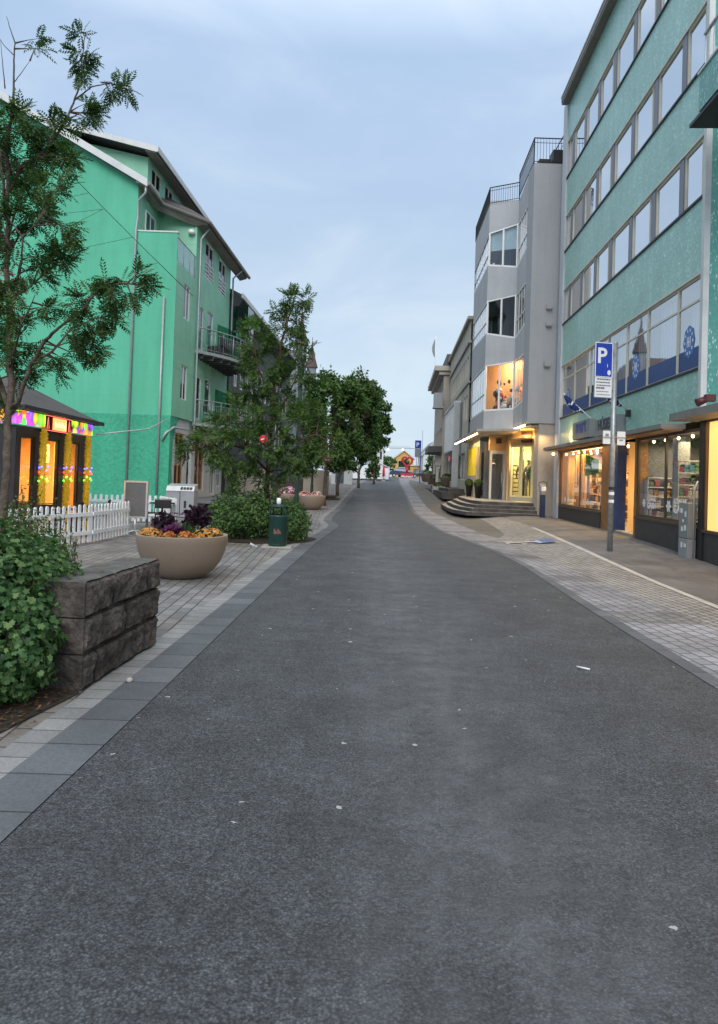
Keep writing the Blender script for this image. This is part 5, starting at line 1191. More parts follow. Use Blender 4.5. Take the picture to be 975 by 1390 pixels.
def clusters_tree(name, label, group, limbs, clus, leafm, barkm, L, pairs, ll, seed, twl=.5, dens=1.0, simple=0):
    """limbs: list of (points, r0, r1); clus: list of (center, radius, count)"""
    rnd = random.Random(seed); base = limbs[0][0][0]
    t = thing(name, label, 'tree', tuple(base), group)
    allp = []
    for k, (pts, r0, r1) in enumerate(limbs):
        pts = [Vector(p) for p in pts]; fine = []
        for a, b in zip(pts, pts[1:]):
            for q in range(4): fine.append(a.lerp(b, q/4)+Vector((rnd.gauss(0,1),rnd.gauss(0,1),0))*r0*.18*(0 if not fine else 1))
        fine.append(pts[-1]); n = len(fine)
        mb = MB(); mb.tube(fine, [r0+(r1-r0)*(i/(n-1))**.8 for i in range(n)], 9 if k == 0 else 6)
        mb.build('trunk' if k == 0 else 'limb', barkm, t)
        allp += fine[2:] if k else fine[n//4:]
    lb = LB(); tw = MB()
    for c, r, cnt in clus:
        c = Vector(c); near = sorted(allp, key=lambda p: (p-c).length + max(0, p.z-c.z)*.7)[:3]
        nt = max(3, int(cnt/6))
        for i in range(nt):
            p0 = near[rnd.randrange(len(near))]; end = c+rdir(rnd)*r*rnd.uniform(.35,1.0); end.z += r*.1
            mid = p0.lerp(end, .55)+Vector((0,0,r*.25*rnd.uniform(-.3,1)))
            path = [p0, mid, end]
            tw.tube(path, [.006+.006*L*5, .004, .0025], 4, cap=False)
            dirn = (end-mid).normalized()
            for k in range(max(2, int(cnt*dens/nt))):
                s_ = rnd.uniform(.25,1)**.7; p = mid.lerp(end, s_)
                d = (dirn*.6+rdir(rnd)*.75+Vector((0,0,-.12))).normalized()
                if simple:
                    d = rdir(rnd, -.2); lb.leaf(p+rdir(rnd)*r*.25, d, d.cross(rdir(rnd)).normalized(), ll*rnd.uniform(.7,1.2), ll*.55)
                else: lb.compound(p, d, L*rnd.uniform(.75,1.15), pairs, ll, rnd)
            if not simple: lb.compound(end, dirn, L, pairs, ll, rnd)
    tw.build('twigs', barkm, t)
    lb.build('crown', leafm, t)
    return t
# ------------------------------------------------------------------ near rowan (left edge)
Y1 = 6.4
def q(x, y, dy=0): return P(x, y, Y1+dy)
limbs = [([(q(3,700).x, Y1, 0), q(3,760), q(7,660), q(11,570), q(14,500), q(13,430), q(10,340), q(10,270), q(12,190), q(18,135,.1)], .046, .014),
 ([q(12,556), q(24,546,-.1), q(43,494,-.2), q(61,462,-.3), q(81,444,-.4), q(113,420,-.5), q(135,392,-.6), q(165,384,-.7), q(195,388,-.7)], .024, .004),
 ([q(45,492,-.2), q(70,478,0), q(97,446,.2), q(130,432,.4), q(158,428,.5)], .015, .004),
 ([q(12,260), q(29,226,.1), q(65,203,.2), q(90,163,.3), q(99,140,.4), q(111,113,.4), q(111,86,.4), q(117,45,.4)], .02, .004),
 ([q(101,136,.4), q(125,118,.3), q(150,112,.3), q(176,128,.3)], .008, .003),
 ([q(9,300), q(2,230,-.2), q(-6,150,-.3)], .02, .005), ([q(18,135,.1), q(19,90,.2), q(20,58,.2), q(14,40,.2), q(9,22,.2)], .012, .002), ([q(19,75,.2), q(6,62,.2), q(-2,50,.2)], .005, .002), ([q(19,112,.2), q(30,98,.2), q(41,82,.2)], .005, .002), ([q(7,120,.1), q(4,90,.1), q(1,55,.1)], .007, .002),
 ([q(12,440), q(22,392,-.1), q(29,352,-.2), q(32,322,-.3), q(60,290,-.4)], .018, .004), ([q(12,410), q(45,385,.2), q(82,352,.3)], .014, .003), ([q(10,350), q(30,312,.1), q(45,293,.1), q(68,280,.2)], .012, .003), ([q(11,550), q(-12,480,.1), q(-35,400,.2)], .03, .008), ([q(61,462,-.3), q(95,478,-.2), q(125,470,-.2)], .01, .003), ([q(13,500), q(30,440,-.4), q(48,400,-.6)], .014, .003), ([q(10,330), q(30,250,.2), q(50,185,.2)], .014, .003)]
px = Y1/CF
cl = [(45,60,20,10,.2),(112,80,22,34,.4),(106,50,12,8,.4),(118,105,14,10,.4),(150,118,20,22,.3),(172,125,12,10,.3),(135,150,20,22,.3),(112,150,20,18,.3),(92,165,16,16,.2),
 (20,150,24,34,0),(45,175,28,48,.2),(8,185,26,46,-.1),(75,190,26,46,.2),(60,215,30,64,.2),(92,220,18,30,.1),(20,225,30,52,0),(85,250,18,26,-.2),(45,255,26,34,0),(70,285,20,26,-.3),(88,310,16,20,-.3),(50,300,26,34,.1),(20,290,24,34,-.2),(98,335,14,18,.2),(82,345,20,30,.2),(60,370,22,30,.2),(92,362,12,12,.2),(35,365,22,30,-.2),
 (10,330,22,30,0),(8,410,26,44,-.1),(35,430,24,36,-.3),(65,415,20,18,-.4),(20,470,26,36,0),(50,470,18,14,.2),(5,510,24,32,.1),(35,510,18,18,.3),
 (120,410,22,32,-.5),(150,395,22,36,-.6),(180,388,20,28,-.7),(200,388,12,12,-.7),(140,430,24,36,.4),(160,425,16,18,.3),(115,445,24,32,-.4),(128,465,22,28,-.2),(95,465,18,18,.2),(125,480,14,14,-.2),(70,495,18,16,-.2),(80,490,14,10,.1),(45,495,16,14,.3),(8,560,18,18,.2),(-20,460,40,80,.2),(-30,330,40,80,.1),(-25,220,40,70,.2)]
clus = [(q(x, y, d), r*px, n) for x, y, r, n, d in cl]
clusters_tree('rowan_tree', 'tall rowan tree with feathery leaves at the left edge, trunk rising from the near shrubs', 'street trees', limbs, clus, M['rowan'], M['bark'], .14, 6, .05, 21, dens=1.5)
# hanging flower basket at the left edge, in the rowan
def flowers(lb_list, c, r, n, size, rnd, flat=.6):
    for i in range(n):
        d = rdir(rnd, .4); p = Vector(c)+Vector((d.x*r, d.y*r, abs(d.z)*r*flat)); nn = (d+Vector((0,0,.5))+rdir(rnd)*.5).normalized()
        a = nn.cross(rdir(rnd)).normalized(); b = nn.cross(a); s_ = size*rnd.uniform(.7,1.2); lb = lb_list[rnd.randrange(len(lb_list))]
        k = 7; c0 = lb.n
        for j in range(k):
            t_ = 2*math.pi*j/k; rr_ = s_*(1 if j % 2 else .8); lb.v.append(tuple(p+a*rr_*math.cos(t_)+b*rr_*math.sin(t_)+nn*rr_*.25*(j % 2)))
        lb.f.append(tuple(range(c0, c0+k))); lb.n += k
def basket(x, y, z, r, label, nfl, size, seed, hang=.5, cols=('pink','white_p')):
    rnd = random.Random(seed); t = thing('hanging_basket', label, 'flower basket', (x,y,z), 'hanging flower baskets')
    MB().lathe((x,y,z), [(.001,-r*.6),(r*.5,-r*.5),(r*.75,0),(.001,0)], 14).build('basket', M['soil'], t)
    mb = MB(); mb.tube([(x,y,z),(x,y,z+hang+r)], .008, 4); mb.build('hanger', M['dark'], t)
    ls = [LB() for _ in cols]; flowers(ls, (x,y,z-.1*r), r, nfl, size, rnd, .8)
    for l_, c_ in zip(ls, cols): l_.build('blossoms', M[c_], t)
    lb = LB()
    for i in range(nfl): d = rdir(rnd, .1); lb.leaf(Vector((x,y,z))+d*r*.8, rdir(rnd), rdir(rnd), size*1.3, size*.9)
    lb.build('foliage', M['currant'], t); return t
b_ = q(-2,375,.3); basket(b_.x, b_.y, b_.z-.1, .24, 'hanging basket of pink and purple flowers beside the near rowan trunk', 150, .024, 3, .6)
# ------------------------------------------------------------------ second rowan behind the litter bin
Y2 = 18.0
def q2(x, y, dy=0): return P(x, y, Y2+dy)
limbs = [([(q2(362,735).x, Y2, 0), q2(363,700), q2(364,640), q2(368,560), q2(374,500), q2(384,455), q2(398,418)], .1, .015),
 ([q2(364,640), q2(335,610,-.5), q2(300,600,-.8), q2(262,612,-.8)], .04, .01), ([q2(364,635), q2(395,600,-.5), q2(430,590,-.6), q2(448,600,-.6)], .04, .01),
 ([q2(366,590), q2(345,540,.4), q2(338,480,.5), q2(336,452,.5)], .03, .008), ([q2(367,580), q2(390,540,.3), q2(408,500,.3), q2(425,490,.3)], .03, .008),
 ([q2(366,610), q2(330,575,.6), q2(300,560,.7)], .03, .008), ([q2(368,600), q2(410,565,.7), q2(440,570,.7)], .03, .008), ([q2(370,540), q2(350,500,-.4), q2(345,460,-.4)], .02, .006), ([q2(384,455), q2(410,430,0), q2(420,405,0)], .012,.005)]
px2 = Y2/CF
cl = [(400,410,18,44,0),(418,412,12,18,0),(385,430,18,34,0),(412,440,18,28,.2),(425,470,16,16,.3),(395,455,20,38,0),(372,460,22,38,-.2),(350,450,20,34,-.4),(338,450,16,26,.4),(335,472,16,24,.5),(345,480,22,46,0),(370,490,24,46,0),(400,485,20,34,.3),(342,498,18,34,.4),(350,515,24,46,-.3),(385,520,24,52,0),(415,515,20,36,.3),(338,533,20,40,.4),(325,552,16,22,.6),(360,545,24,46,.3),(395,550,24,56,-.2),(425,555,22,46,.5),
 (300,575,26,52,.5),(335,570,26,56,-.4),(370,575,26,56,-.5),(405,580,26,60,-.5),(435,580,20,50,0),(448,600,14,24,-.5),(265,600,20,44,-.8),(285,612,24,56,-.8),(315,605,26,60,-.8),(255,618,10,16,-.8),(345,600,24,56,-.8),(378,605,26,60,-.9),(412,610,24,60,-.6),(435,618,16,34,-.6),(305,630,20,36,-.8),(335,632,20,40,-.6),(390,630,22,44,-.6),(350,645,14,16,-.3),(375,650,14,18,-.3),(415,635,16,24,-.4),(320,648,12,12,-.7)]
clus = [(q2(x, y, d), r*px2, n) for x, y, r, n, d in cl]
clusters_tree('rowan_tree', 'slender rowan tree with a reddish trunk behind the dark green litter bin', 'street trees', limbs, clus, M['rowan2'], M['barkr'], .25, 5, .118, 22, dens=1.35)
basket(-3.05, 17.2, 3.05-.55, .01, 'x', 1, .01, 3) if False else None
# ------------------------------------------------------------------ dense trees up the street
def dense(cx_, cy_, rw, rh, Y, xt, label, seed, n=64, ll=.2, per=120, gcol='maple'):
    c = P(cx_, cy_, Y); k = Y/CF; rnd = random.Random(seed); xb = P(xt, 648, Y).x; zb = g(xb, Y)
    limbs = [([(xb,Y,zb), (xb,Y,zb+1.2), (c.x*.5+xb*.5,Y,zb+2.6), (c.x,Y,c.z)], .13, .05)]
    for i in range(7):
        a = rnd.uniform(0,6.28); e = c+Vector((math.cos(a)*rw*k*.7, math.sin(a)*rw*k*.7, rnd.uniform(-.3,.8)*rh*k)); s_ = Vector((c.x*.5+xb*.5,Y,zb+2.4)); limbs.append(([s_, s_.lerp(e,.5)+Vector((0,0,.2)), e], .06, .015))
    cl_ = []
    for i in range(n):
        d = rdir(rnd); rad = rnd.uniform(.45,1.0)**.6
        cl_.append((c+Vector((d.x*rw*k*rad, d.y*rw*k*rad, d.z*rh*k*rad*(1 if d.z > 0 else .9))), rw*k*rnd.uniform(.17,.3), per))
    return clusters_tree('street_tree', label, 'street trees', limbs, cl_, M[gcol], M['bark'], .2, 3, ll, seed, simple=1)
dense(452, 574, 46, 76, 38, 441, 'dense green street tree just behind the rowan crown, nearest of the three', 31, 90, .23)
dense(484, 574, 38, 72, 47, 459, 'dense dark street tree with a drooping crown, middle one of the three up the street', 32, 84, .27)
dense(506, 574, 26, 60, 58, 487, 'narrower dense street tree farthest up the street, crown reaching over the roadway', 33, 64, .3)
for i, (x, y, Y, lb) in enumerate(((440,625,36,'hanging basket of dark red flowers under the nearest dense tree'),(463,615,42,'hanging basket of magenta flowers under the middle dense tree'),(477,616,48,'small hanging basket of pink flowers left of the far tree trunk'))):
    c = P(x, y, Y); basket(c.x, c.y, c.z, .38, lb, 90, .07, 40+i, .9, ('pink','kalep'))
# bunch of red and orange on the second rowan
c = P(358,596,17.0); t = thing('red_ornament', 'small round red and white sign disc hanging in the second rowan crown', 'ornament', tuple(c)); mb = MB(); mb.cur = 0
mb.poly([(c.x+.1*math.cos(a*math.pi/8), c.y, c.z+.1*math.sin(a*math.pi/8)) for a in range(16)]); mb.slab([(c.x+.1*math.cos(a*math.pi/8), c.y+.002, c.z+.1*math.sin(a*math.pi/8)) for a in range(16)], (0,.015,0)); mb.build('disc', M['red'], t)
mb = MB(); mb.slab([(c.x-.06,c.y-.004,c.z-.03),(c.x+.06,c.y-.004,c.z+.01),(c.x+.05,c.y-.004,c.z+.035),(c.x-.06,c.y-.004,c.z)], (0,.002,0)); mb.build('disc_mark', M['signwhite'], t)
# ------------------------------------------------------------------ bushes
def bush(name, label, ells, n, leaf, stem, ls, seed, lobed=True, group=None, twigs=40, tipx=0):
    rnd = random.Random(seed); e0 = ells[0]; t = thing(name, label, 'shrub', (e0[0], e0[1], 0), group); lb = LB(); st_ = MB(); wts = [e[3]*e[5] for e in ells]
    for i in range(twigs):
        e = rnd.choices(ells, wts)[0]; d = rdir(rnd, .5); k = rnd.uniform(.8,1.08); tip = Vector((e[0]+d.x*e[3]*k, e[1]+d.y*e[4]*k, e[2]+abs(d.z)*e[5]*k if d.z > 0 else e[2]+d.z*e[5]*k*.8)); b = Vector((e[0]+d.x*.3*e[3], e[1]+d.y*.3*e[4], .03))
        m = b.lerp(tip, .6)+Vector((0,0,.1)); st_.tube([b, m, tip], [.01,.006,.003], 4, cap=False)
        if tipx:   # upright leafy shoots
            tip2 = tip+Vector((rnd.gauss(0,.05),rnd.gauss(0,.05),rnd.uniform(.05,tipx))); st_.tube([tip, tip2], [.003,.0015], 4, cap=False)
            for q_ in range(9):
                p = tip.lerp(tip2, q_/8); d2 = rdir(rnd, .3)
                (lb.lobed if lobed else lambda c,d,s,r: lb.leaf(c,d,s,r,r*.55))(p, d2, d2.cross(rdir(rnd)).normalized(), ls*rnd.uniform(.55,.9))
    for i in range(n):
        e = rnd.choices(ells, wts)[0]; d = rdir(rnd); lump = 1+.16*math.sin(d.x*7+seed)*math.cos(d.y*6+d.z*8+seed)
        k = rnd.uniform(.35,1.0)**.35*lump; p = Vector((e[0]+d.x*e[3]*k, e[1]+d.y*e[4]*k, e[2]+d.z*e[5]*k))
        if p.z < .03: continue
        nd = (d+rdir(rnd)*.8+Vector((0,0,.35))).normalized(); a = nd.cross(rdir(rnd)).normalized(); b = nd.cross(a)
        if lobed: lb.lobed(p, a, b, ls*rnd.uniform(.65,1.2))
        else: lb.leaf(p, a, b, ls*rnd.uniform(.7,1.2), ls*.55)
    st_.build('stems', M[stem], t); lb.build('leaves', M[leaf], t); return t
bush('currant_bush', 'large leafy currant bush at the left edge in front of the basalt wall', [(-2.85,5.1,.58,.7,.62,.64),(-2.6,5.45,.5,.46,.5,.6),(-2.45,4.85,.34,.38,.42,.36),(-3.1,4.7,.42,.5,.4,.45)], 19000, 'currant', 'barkr', .05, 5, tipx=.05, twigs=60)
bush('airy_shrub', 'airy upright shrub with small leaves in front of the picket fence, behind the big bush', [(-3.05,6.2,.6,.62,.6,.62),(-3.5,5.7,.6,.6,.6,.62),(-2.75,5.9,.62,.42,.5,.45)], 17000, 'bushl', 'barkr', .045, 6, tipx=.34, twigs=260, lobed=False)
bush('street_shrub', 'rounded green shrub left of the litter bin at the foot of the second rowan', [(-2.95,17.6,.62,.78,.8,.66),(-2.4,17.9,.6,.6,.7,.72),(-3.3,17.5,.45,.5,.6,.5)], 7000, 'bushl', 'bark', .085, 7, lobed=False, twigs=60, tipx=.15)
bush('street_shrub', 'lower green shrub right of the litter bin', [(-1.6,17.6,.42,.45,.6,.5),(-1.85,18.0,.5,.5,.6,.55)], 3600, 'bushl', 'bark', .085, 8, lobed=False, twigs=40, tipx=.15)
# ------------------------------------------------------------------ basalt wall
t = thing('basalt_wall', 'rough dark basalt block wall standing by the pavers, beside the bushes', 'wall', (-2.1,5.9,0))
A = Vector((-1.99,5.18,0)); B = Vector((-1.88,6.7,0)); FW = Fr(tuple(A), tuple(B-A), (1,-.07)); LW = 1.53
from mathutils import noise as MN
def rock(u0, u1, z0, z1, seed, top=False):
    mb = MB(FW); nx = max(6, int((u1-u0)/.013)); nz = max(6, int((z1-z0)/.013)); ny = 24; th = .36
    def fr_(p, n_): return MN.fractal(Vector(p)*n_+Vector((seed*7.3,seed*3.1,0)), .9, 2.1, 5)
    def disp(u, n, z, amp):
        # sharp facets: ridged cells + fractal
        c = MN.voronoi(Vector((u,n,z))*7+Vector((seed*1.7,0,seed)))[0][0]
        return amp*(.9*c+.55*fr_((u,n,z),6)+.2*fr_((u,n,z),22))
    def edge(u, n, z):
        e = min(u-u0, u1-u, z-z0, z1-z); return min(1, max(0, e/.02))
    def add(u, n, z, dirn):
        k = .045 if dirn == 'f' else .014; e = edge(u, n, z) if dirn == 'f' else min(1, min(u-u0,u1-u,-n+.02,n+th)/.03) if dirn == 't' else min(1, min(z-z0,z1-z,-n+.02,n+th)/.03)
        d = disp(u, n, z, k)*max(0,e)
        if dirn == 'f': return mb.V((u, n+d-.005-(1-e)*.02, z))
        if dirn == 't': return mb.V((u, n, z+d*.9))
        return mb.V((u+(d if u > (u0+u1)/2 else -d), n, z))
    def grid(fn, na, nb):
        G_ = [[fn(i/na, j/nb) for i in range(na+1)] for j in range(nb+1)]
        for j in range(nb):
            for i in range(na): mb.F((G_[j][i],G_[j][i+1],G_[j+1][i+1],G_[j+1][i]), False)
    grid(lambda a,b: add(u0+(u1-u0)*a, 0, z0+(z1-z0)*b, 'f'), nx, nz)
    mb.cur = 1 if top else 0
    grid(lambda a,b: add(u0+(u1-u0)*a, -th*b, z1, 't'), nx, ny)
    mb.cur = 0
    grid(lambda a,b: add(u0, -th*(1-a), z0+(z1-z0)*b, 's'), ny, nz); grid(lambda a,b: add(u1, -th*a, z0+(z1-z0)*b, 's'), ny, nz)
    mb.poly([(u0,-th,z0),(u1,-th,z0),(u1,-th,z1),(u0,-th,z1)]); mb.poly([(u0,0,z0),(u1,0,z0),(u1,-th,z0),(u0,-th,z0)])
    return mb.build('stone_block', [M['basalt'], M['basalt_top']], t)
hz = [0, .268, .536, .81]
cuts = [[0,.22,1.02,LW],[0,.78,LW],[0,.52,1.22,LW]]
for r_ in range(3):
    for i in range(len(cuts[r_])-1): rock(cuts[r_][i]+.014, cuts[r_][i+1]-.014, hz[r_]+.006, hz[r_+1]-.006, r_*10+i, r_ == 2)
# ------------------------------------------------------------------ bowl planters
def bowl(x, y, z, rt, h, label, mat='taupe', group='round planters along the pavement', prof=None, nm='bowl_planter'):
    t = thing(nm, label, 'planter', (x,y,z), group)
    pr = prof or [(.001,0),(.34,0),(.42,.02),(.56,.12),(.68,.27),(.76,.45),(.8,.62),(.805,.7),(.8,.72)]
    pr = [(a*rt/.8, b*h/.72) for a,b in pr]
    MB().lathe((x,y,z), pr, 48).build('bowl', M[mat], t)
    MB().lathe((x,y,z), [(rt,h),(rt*1.005,h+.008),(rt*.94,h+.008),(rt*.93,h-.05)], 48).build('rim', M['taupeR'] if mat == 'taupe' else M[mat], t)
    MB().lathe((x,y,z), [(rt*.93,h-.045),(.001,h-.03)], 32).build('soil', M['soil'], t)
    return t
bx, by, br, bh = -2.73, 11.0, .70, .66
bowl(bx, by, 0, br, bh, 'large taupe bowl planter nearest the camera, filled with orange flowers and dark kale')
rnd = random.Random(77)
def clump(x, y, z, r, cols, label, cat='flowers', nm='flower_clump', n=70, size=.026, group=None):
    t = thing(nm, label, cat, (x,y,z), group); ls = [LB() for _ in cols]; flowers(ls, (x,y,z+.02), r, n, size, rnd, .85)
    for l_, c_ in zip(ls, cols): l_.build('blossoms', M[c_], t)
    lb = LB()
    for i in range(int(n*1.6)): d = rdir(rnd, .1); lb.leaf(Vector((x,y,z))+Vector((d.x*r*.95, d.y*r*.95, abs(d.z)*r*.7)), rdir(rnd,.6), rdir(rnd), .06, .03)
    lb.build('foliage', M['currant'], t); return t
gf = 'orange flower clumps in the near bowl'
for i, (a, rr_, r_, cols, lb) in enumerate(((200,.5,.14,('orange','yell'),'orange and yellow flower clump at the left rim of the near bowl'),(232,.53,.13,('yell','orange'),'second clump of pale orange flowers from the left in the near bowl'),(262,.52,.1,('orange',),'deep orange flower clump at the front centre of the near bowl'),(290,.53,.12,('orange',),'orange red flower clump right of centre at the front of the near bowl'),(322,.5,.15,('yell',),'golden yellow flower clump in the front right of the near bowl'),(348,.5,.15,('orange','yell'),'orange and cream flower clump at the right rim of the near bowl'))):
    clump(bx+rr_*math.cos(R(a)), by+rr_*math.sin(R(a)), bh-.03, r_, cols, lb, group=gf, n=130)
def kale(x, y, z, h, r, label, m='kale', n=200, seed=1):
    t = thing('ornamental_kale', label, 'plant', (x,y,z), 'dark kale plants in the near bowl'); rd = random.Random(seed); lb = LB(); mb = MB(); mb.tube([(x,y,z),(x+.02,y,z+h*.8)], [.018,.012], 6); mb.build('stem', M['barkr'], t)
    for i in range(n):
        d = rdir(rd, .5); hh = z+h*rd.uniform(.3,.92); p = Vector((x,y,hh)); tip = p+Vector((d.x*r, d.y*r, abs(d.z)*r*.5-.02)); 
        for q_ in range(3):
            c = p.lerp(tip, .45+.27*q_)+rdir(rd)*.02; a = rdir(rd); lb.lobed(c, d, a.cross(d).normalized(), .07*rd.uniform(.7,1.2))
    lb.build('leaves', M[m], t)
kale(bx-.27, by-.05, bh-.05, .36, .15, 'purple kale on the left side of the near bowl', 'kale', 75, 1); kale(bx+.22, by+.05, bh-.05, .46, .19, 'taller near-black kale on the right side of the near bowl', 'kale', 100, 2); kale(bx-.08, by-.28, bh-.06, .18, .14, 'low purple kale in the middle of the near bowl', 'kalep', 60, 3)
lb = LB(); rd = random.Random(4)
for i in range(500):
    p = Vector((bx+rd.gauss(0,.1)+.0, by+rd.gauss(0,.12), bh-.03)); d = rdir(rd, 2.2); lb.leaf(p, d, d.cross(rdir(rd)).normalized(), rd.uniform(.12,.28), .012)
ls_ = LB()
for i in range(60):
    d = rdir(rd, 2); p = Vector((bx-.02+d.x*.25, by+d.y*.2, bh+.2+abs(d.z)*.14)); ls_.leaf(p, rdir(rd), rdir(rd), .035, .03)
t = thing('grass_tuft', 'fine green tuft with purple blooms between the two kales in the near bowl', 'plant', (bx,by,bh)); lb.build('blades', M['bushl'], t); ls_.build('blossoms', M['kalep'], t)
c = P(422,693,34.0); z_ = g(c.x, 34.0)
bowl(c.x, 34.0, z_, .7, .68, 'taupe bowl planter in front of the stair walls, right of the dark green lamp pole')
rnd = random.Random(78)
for dx, lb_ in ((-.3,'pink and white flower mound on the left of the bowl by the stairs'),(.25,'pink and white flower mound on the right of the bowl by the stairs')): clump(c.x+dx, 34-.1, z_+.62, .3, ('pink','white_p','yell'), lb_, n=150, size=.05, group='pink flower mounds by the stairs')
c = P(390,693,35.5); bowl(c.x, 35.5, g(c.x,35.5), .7, .66, 'taupe bowl planter half hidden behind the litter bin shrubs'); clump(c.x, 35.4, g(c.x,35.5)+.6, .5, ('white_p','pink'), 'white and violet flower mound in the bowl half hidden behind the shrubs', n=170, size=.05, group='pink flower mounds by the stairs')
# ------------------------------------------------------------------ litter bin
t = thing('litter_bin', 'dark green cylindrical litter bin with a small lid on posts, in front of the shrubs', 'litter bin', (-1.8,16,0))
x, y = -1.8, 16.0
MB().box((x-.33,y-.28,.0),(x+.33,y+.28,.025)).build('base_plate', M['concrete'], t)
MB().lathe((x,y,0), [(.001,.03),(.2,.03),(.21,.06),(.2,.08),(.215,.1),(.215,.68),(.222,.69),(.222,.73),(.2,.73),(.2,.5),(.001,.5)], 28).build('body', M['dgreen'], t)
mb = MB(); 
for i in range(6): a = i*math.pi/3+.3; mb.tube([(x+.19*math.cos(a),y+.19*math.sin(a),.7),(x+.19*math.cos(a),y+.19*math.sin(a),.93)], .014, 5)
mb.build('lid_post', M['dgreen'], t); MB().lathe((x,y,0), [(.23,.92),(.235,.94),(.1,.97),(.001,.975)], 28).build('lid', M['dgreen'], t)
MB().lathe((x,y,.97), [(.03,0),(.055,.03),(.05,.14),(.001,.15)], 12).build('ashtray', M['signwhite'], t)
mb = MB(); 
for i in range(6): a0 = -1.9+i*.13; mb.poly([(x+.2165*math.cos(a0),y+.2165*math.sin(a0),.3+.02*(i%2)),(x+.2165*math.cos(a0+.13),y+.2165*math.sin(a0+.13),.3+.02*((i+1)%2)),(x+.2165*math.cos(a0+.13),y+.2165*math.sin(a0+.13),.42-.03*(i%3)),(x+.2165*math.cos(a0),y+.2165*math.sin(a0),.43-.03*(i%3))])
mb.build('sticker', M['fadedgraf'], t)
# ------------------------------------------------------------------ sign pole right
t = thing('sign_pole', 'galvanised steel pole with a blue parking sign leaning beside the shopfront', 'sign pole', (5.93,16.4,g(5.93,16.4)))
gx = g(5.93,16.4)
MB().tube([(5.93,16.4,gx-.05),(5.93,16.4,4.98)], .062, 16).build('pole', M['galv'], t)
MB().lathe((5.93,16.4,4.98), [(.066,0),(.066,.03),(.001,.045)], 14).build('pole_cap', M['galv'], t)
su = Vector((.72,.30,0)).normalized(); FS_ = Fr((5.86,16.33,0), tuple(-su)[:2], (.38,-.92))  # u runs to camera-left
sp = P(809,462,16.0), P(832,466,16.3)
FS_ = Fr((5.85,16.32,0), (-.78,-.18), (.2,-.975)); FS_.n = Vector((-FS_.u.y*-1, -abs(FS_.u.x), 0)).normalized() if False else Vector((.225,-.974,0))
SZ0, SZ1 = 3.68, 4.98; SW = .46
MB(FS_).box((.0,-.03,SZ0),(SW,.0,SZ1)).build('sign_back', M['signgrey'], t, bevel=.006)
mb = MB(FS_); mb.box((.02,.001,SZ0+.5),(SW-.02,.006,SZ1-.02)); f1 = mb.build('parking_panel', M['signblue'], t)
mb = MB(FS_)
for q_ in ((0,.0065,SZ0+.49,SW,.009,SZ0+.505),(0,.0065,SZ1-.02,SW,.009,SZ1),(0,.0065,SZ0+.505,.02,.009,SZ1-.02),(SW-.02,.0065,SZ0+.505,SW,.009,SZ1-.02)): mb.box(q_[:3], q_[3:])
mb.build('panel_border', M['signwhite'], f1)
mb = MB(FS_); mb.box((.01,.001,SZ0+.02),(SW-.01,.006,SZ0+.48)); f2 = mb.build('time_panel', M['signwhite'], t)
mb = MB(); text_mb(mb, 'P', FS_(SW*.62,.011,SZ0+.82), -FS_.u, zz, .5, .002, 'CENTER', .012); text_mb(mb, '1', FS_(SW*.3,.011,SZ0+.72), -FS_.u, zz, .12, .002); mb.build('lettering', M['signwhite'], f1)
mb = MB(FS_); 
mb.poly([(SW*.2+.045*math.cos(a*math.pi/8),.0105,SZ0+.6+.06*math.sin(a*math.pi/8)) for a in range(16)]); mb.build('disc_symbol', M['signwhite'], f1)
mb = MB(FS_)
for i, (a_, b__, h_) in enumerate(((.12,.88,.035),(.1,.85,.03),(.12,.9,.028),(.1,.5,.045),(.1,.8,.02),(.12,.9,.018))):
    u_ = SW*(1-a_); k_ = 0; mb = MB(FS_)
    while u_ > SW*(1-b__):
        w_ = (.018,.03,.012,.024)[(k_+i)%4]; mb.poly([(u_-w_,.0085,SZ0+.42-.07*i),(u_,.0085,SZ0+.42-.07*i),(u_,.0085,SZ0+.42-.07*i+h_),(u_-w_,.0085,SZ0+.42-.07*i+h_)]); u_ -= w_+.009; k_ += 1
    mb.build('text_line', M['textdark'], f2)
mb = MB(FS_); mb.box((-.05,-.06,SZ1-.18),(.1,-.03,SZ1-.14)); mb.box((-.05,-.06,SZ0+.2),(.1,-.03,SZ0+.24)); mb.build('clamp', M['galv'], t)
mb = MB(); mb.box((5.93-.24,16.36,2.62),(5.93-.07,16.40,2.93)); mb.box((5.93+.09,16.36,2.6),(5.93+.28,16.40,2.92)); o = mb.build('small_plate', M['signwhite'], t)
mb = MB(); mb.box((5.74,16.352,2.80),(5.82,16.358,2.86)); mb.box((6.07,16.352,2.70),(6.15,16.358,2.73)); mb.build('plate_marks', M['signgrey'], o)
mb = MB(); mb.box((5.68,16.33,2.77),(6.22,16.345,2.79)); mb.build('clamp', M['galv'], t)
mb = MB(); 
for z, m_ in ((1.55,'dark'),(1.25,'signwhite'),(1.43,'signwhite')): MB().lathe((5.93,16.4,z), [(.0635,0),(.0635,.07)], 14).build('sticker', M[m_], t)
# ------------------------------------------------------------------ dark green lamp poles
def lamppole(x, y, h, label, r=.065):
    z = g(x,y); t = thing('lamp_post', label, 'lamp post', (x,y,z), 'dark green lamp posts')
    MB().tube([(x,y,z),(x,y,z+1.0),(x,y,z+1.02),(x,y,z+h)], [r*1.35,r*1.35,r,r], 12).build('pole', M['dgreen'], t)
    MB().lathe((x,y,z+h), [(r,0),(r*1.6,.05),(r*1.7,.5),(r*.4,.58),(.001,.6)], 14).build('lamp_head', M['dgreen'], t); return t
lamppole(-1.83, 20.9, 4.6, 'dark green lamp post rising from the shrubs into the rowan crown'); c = P(423,680,40); lamppole(c.x, 40, 4.4, 'dark green lamp post in front of the beige stair wall')
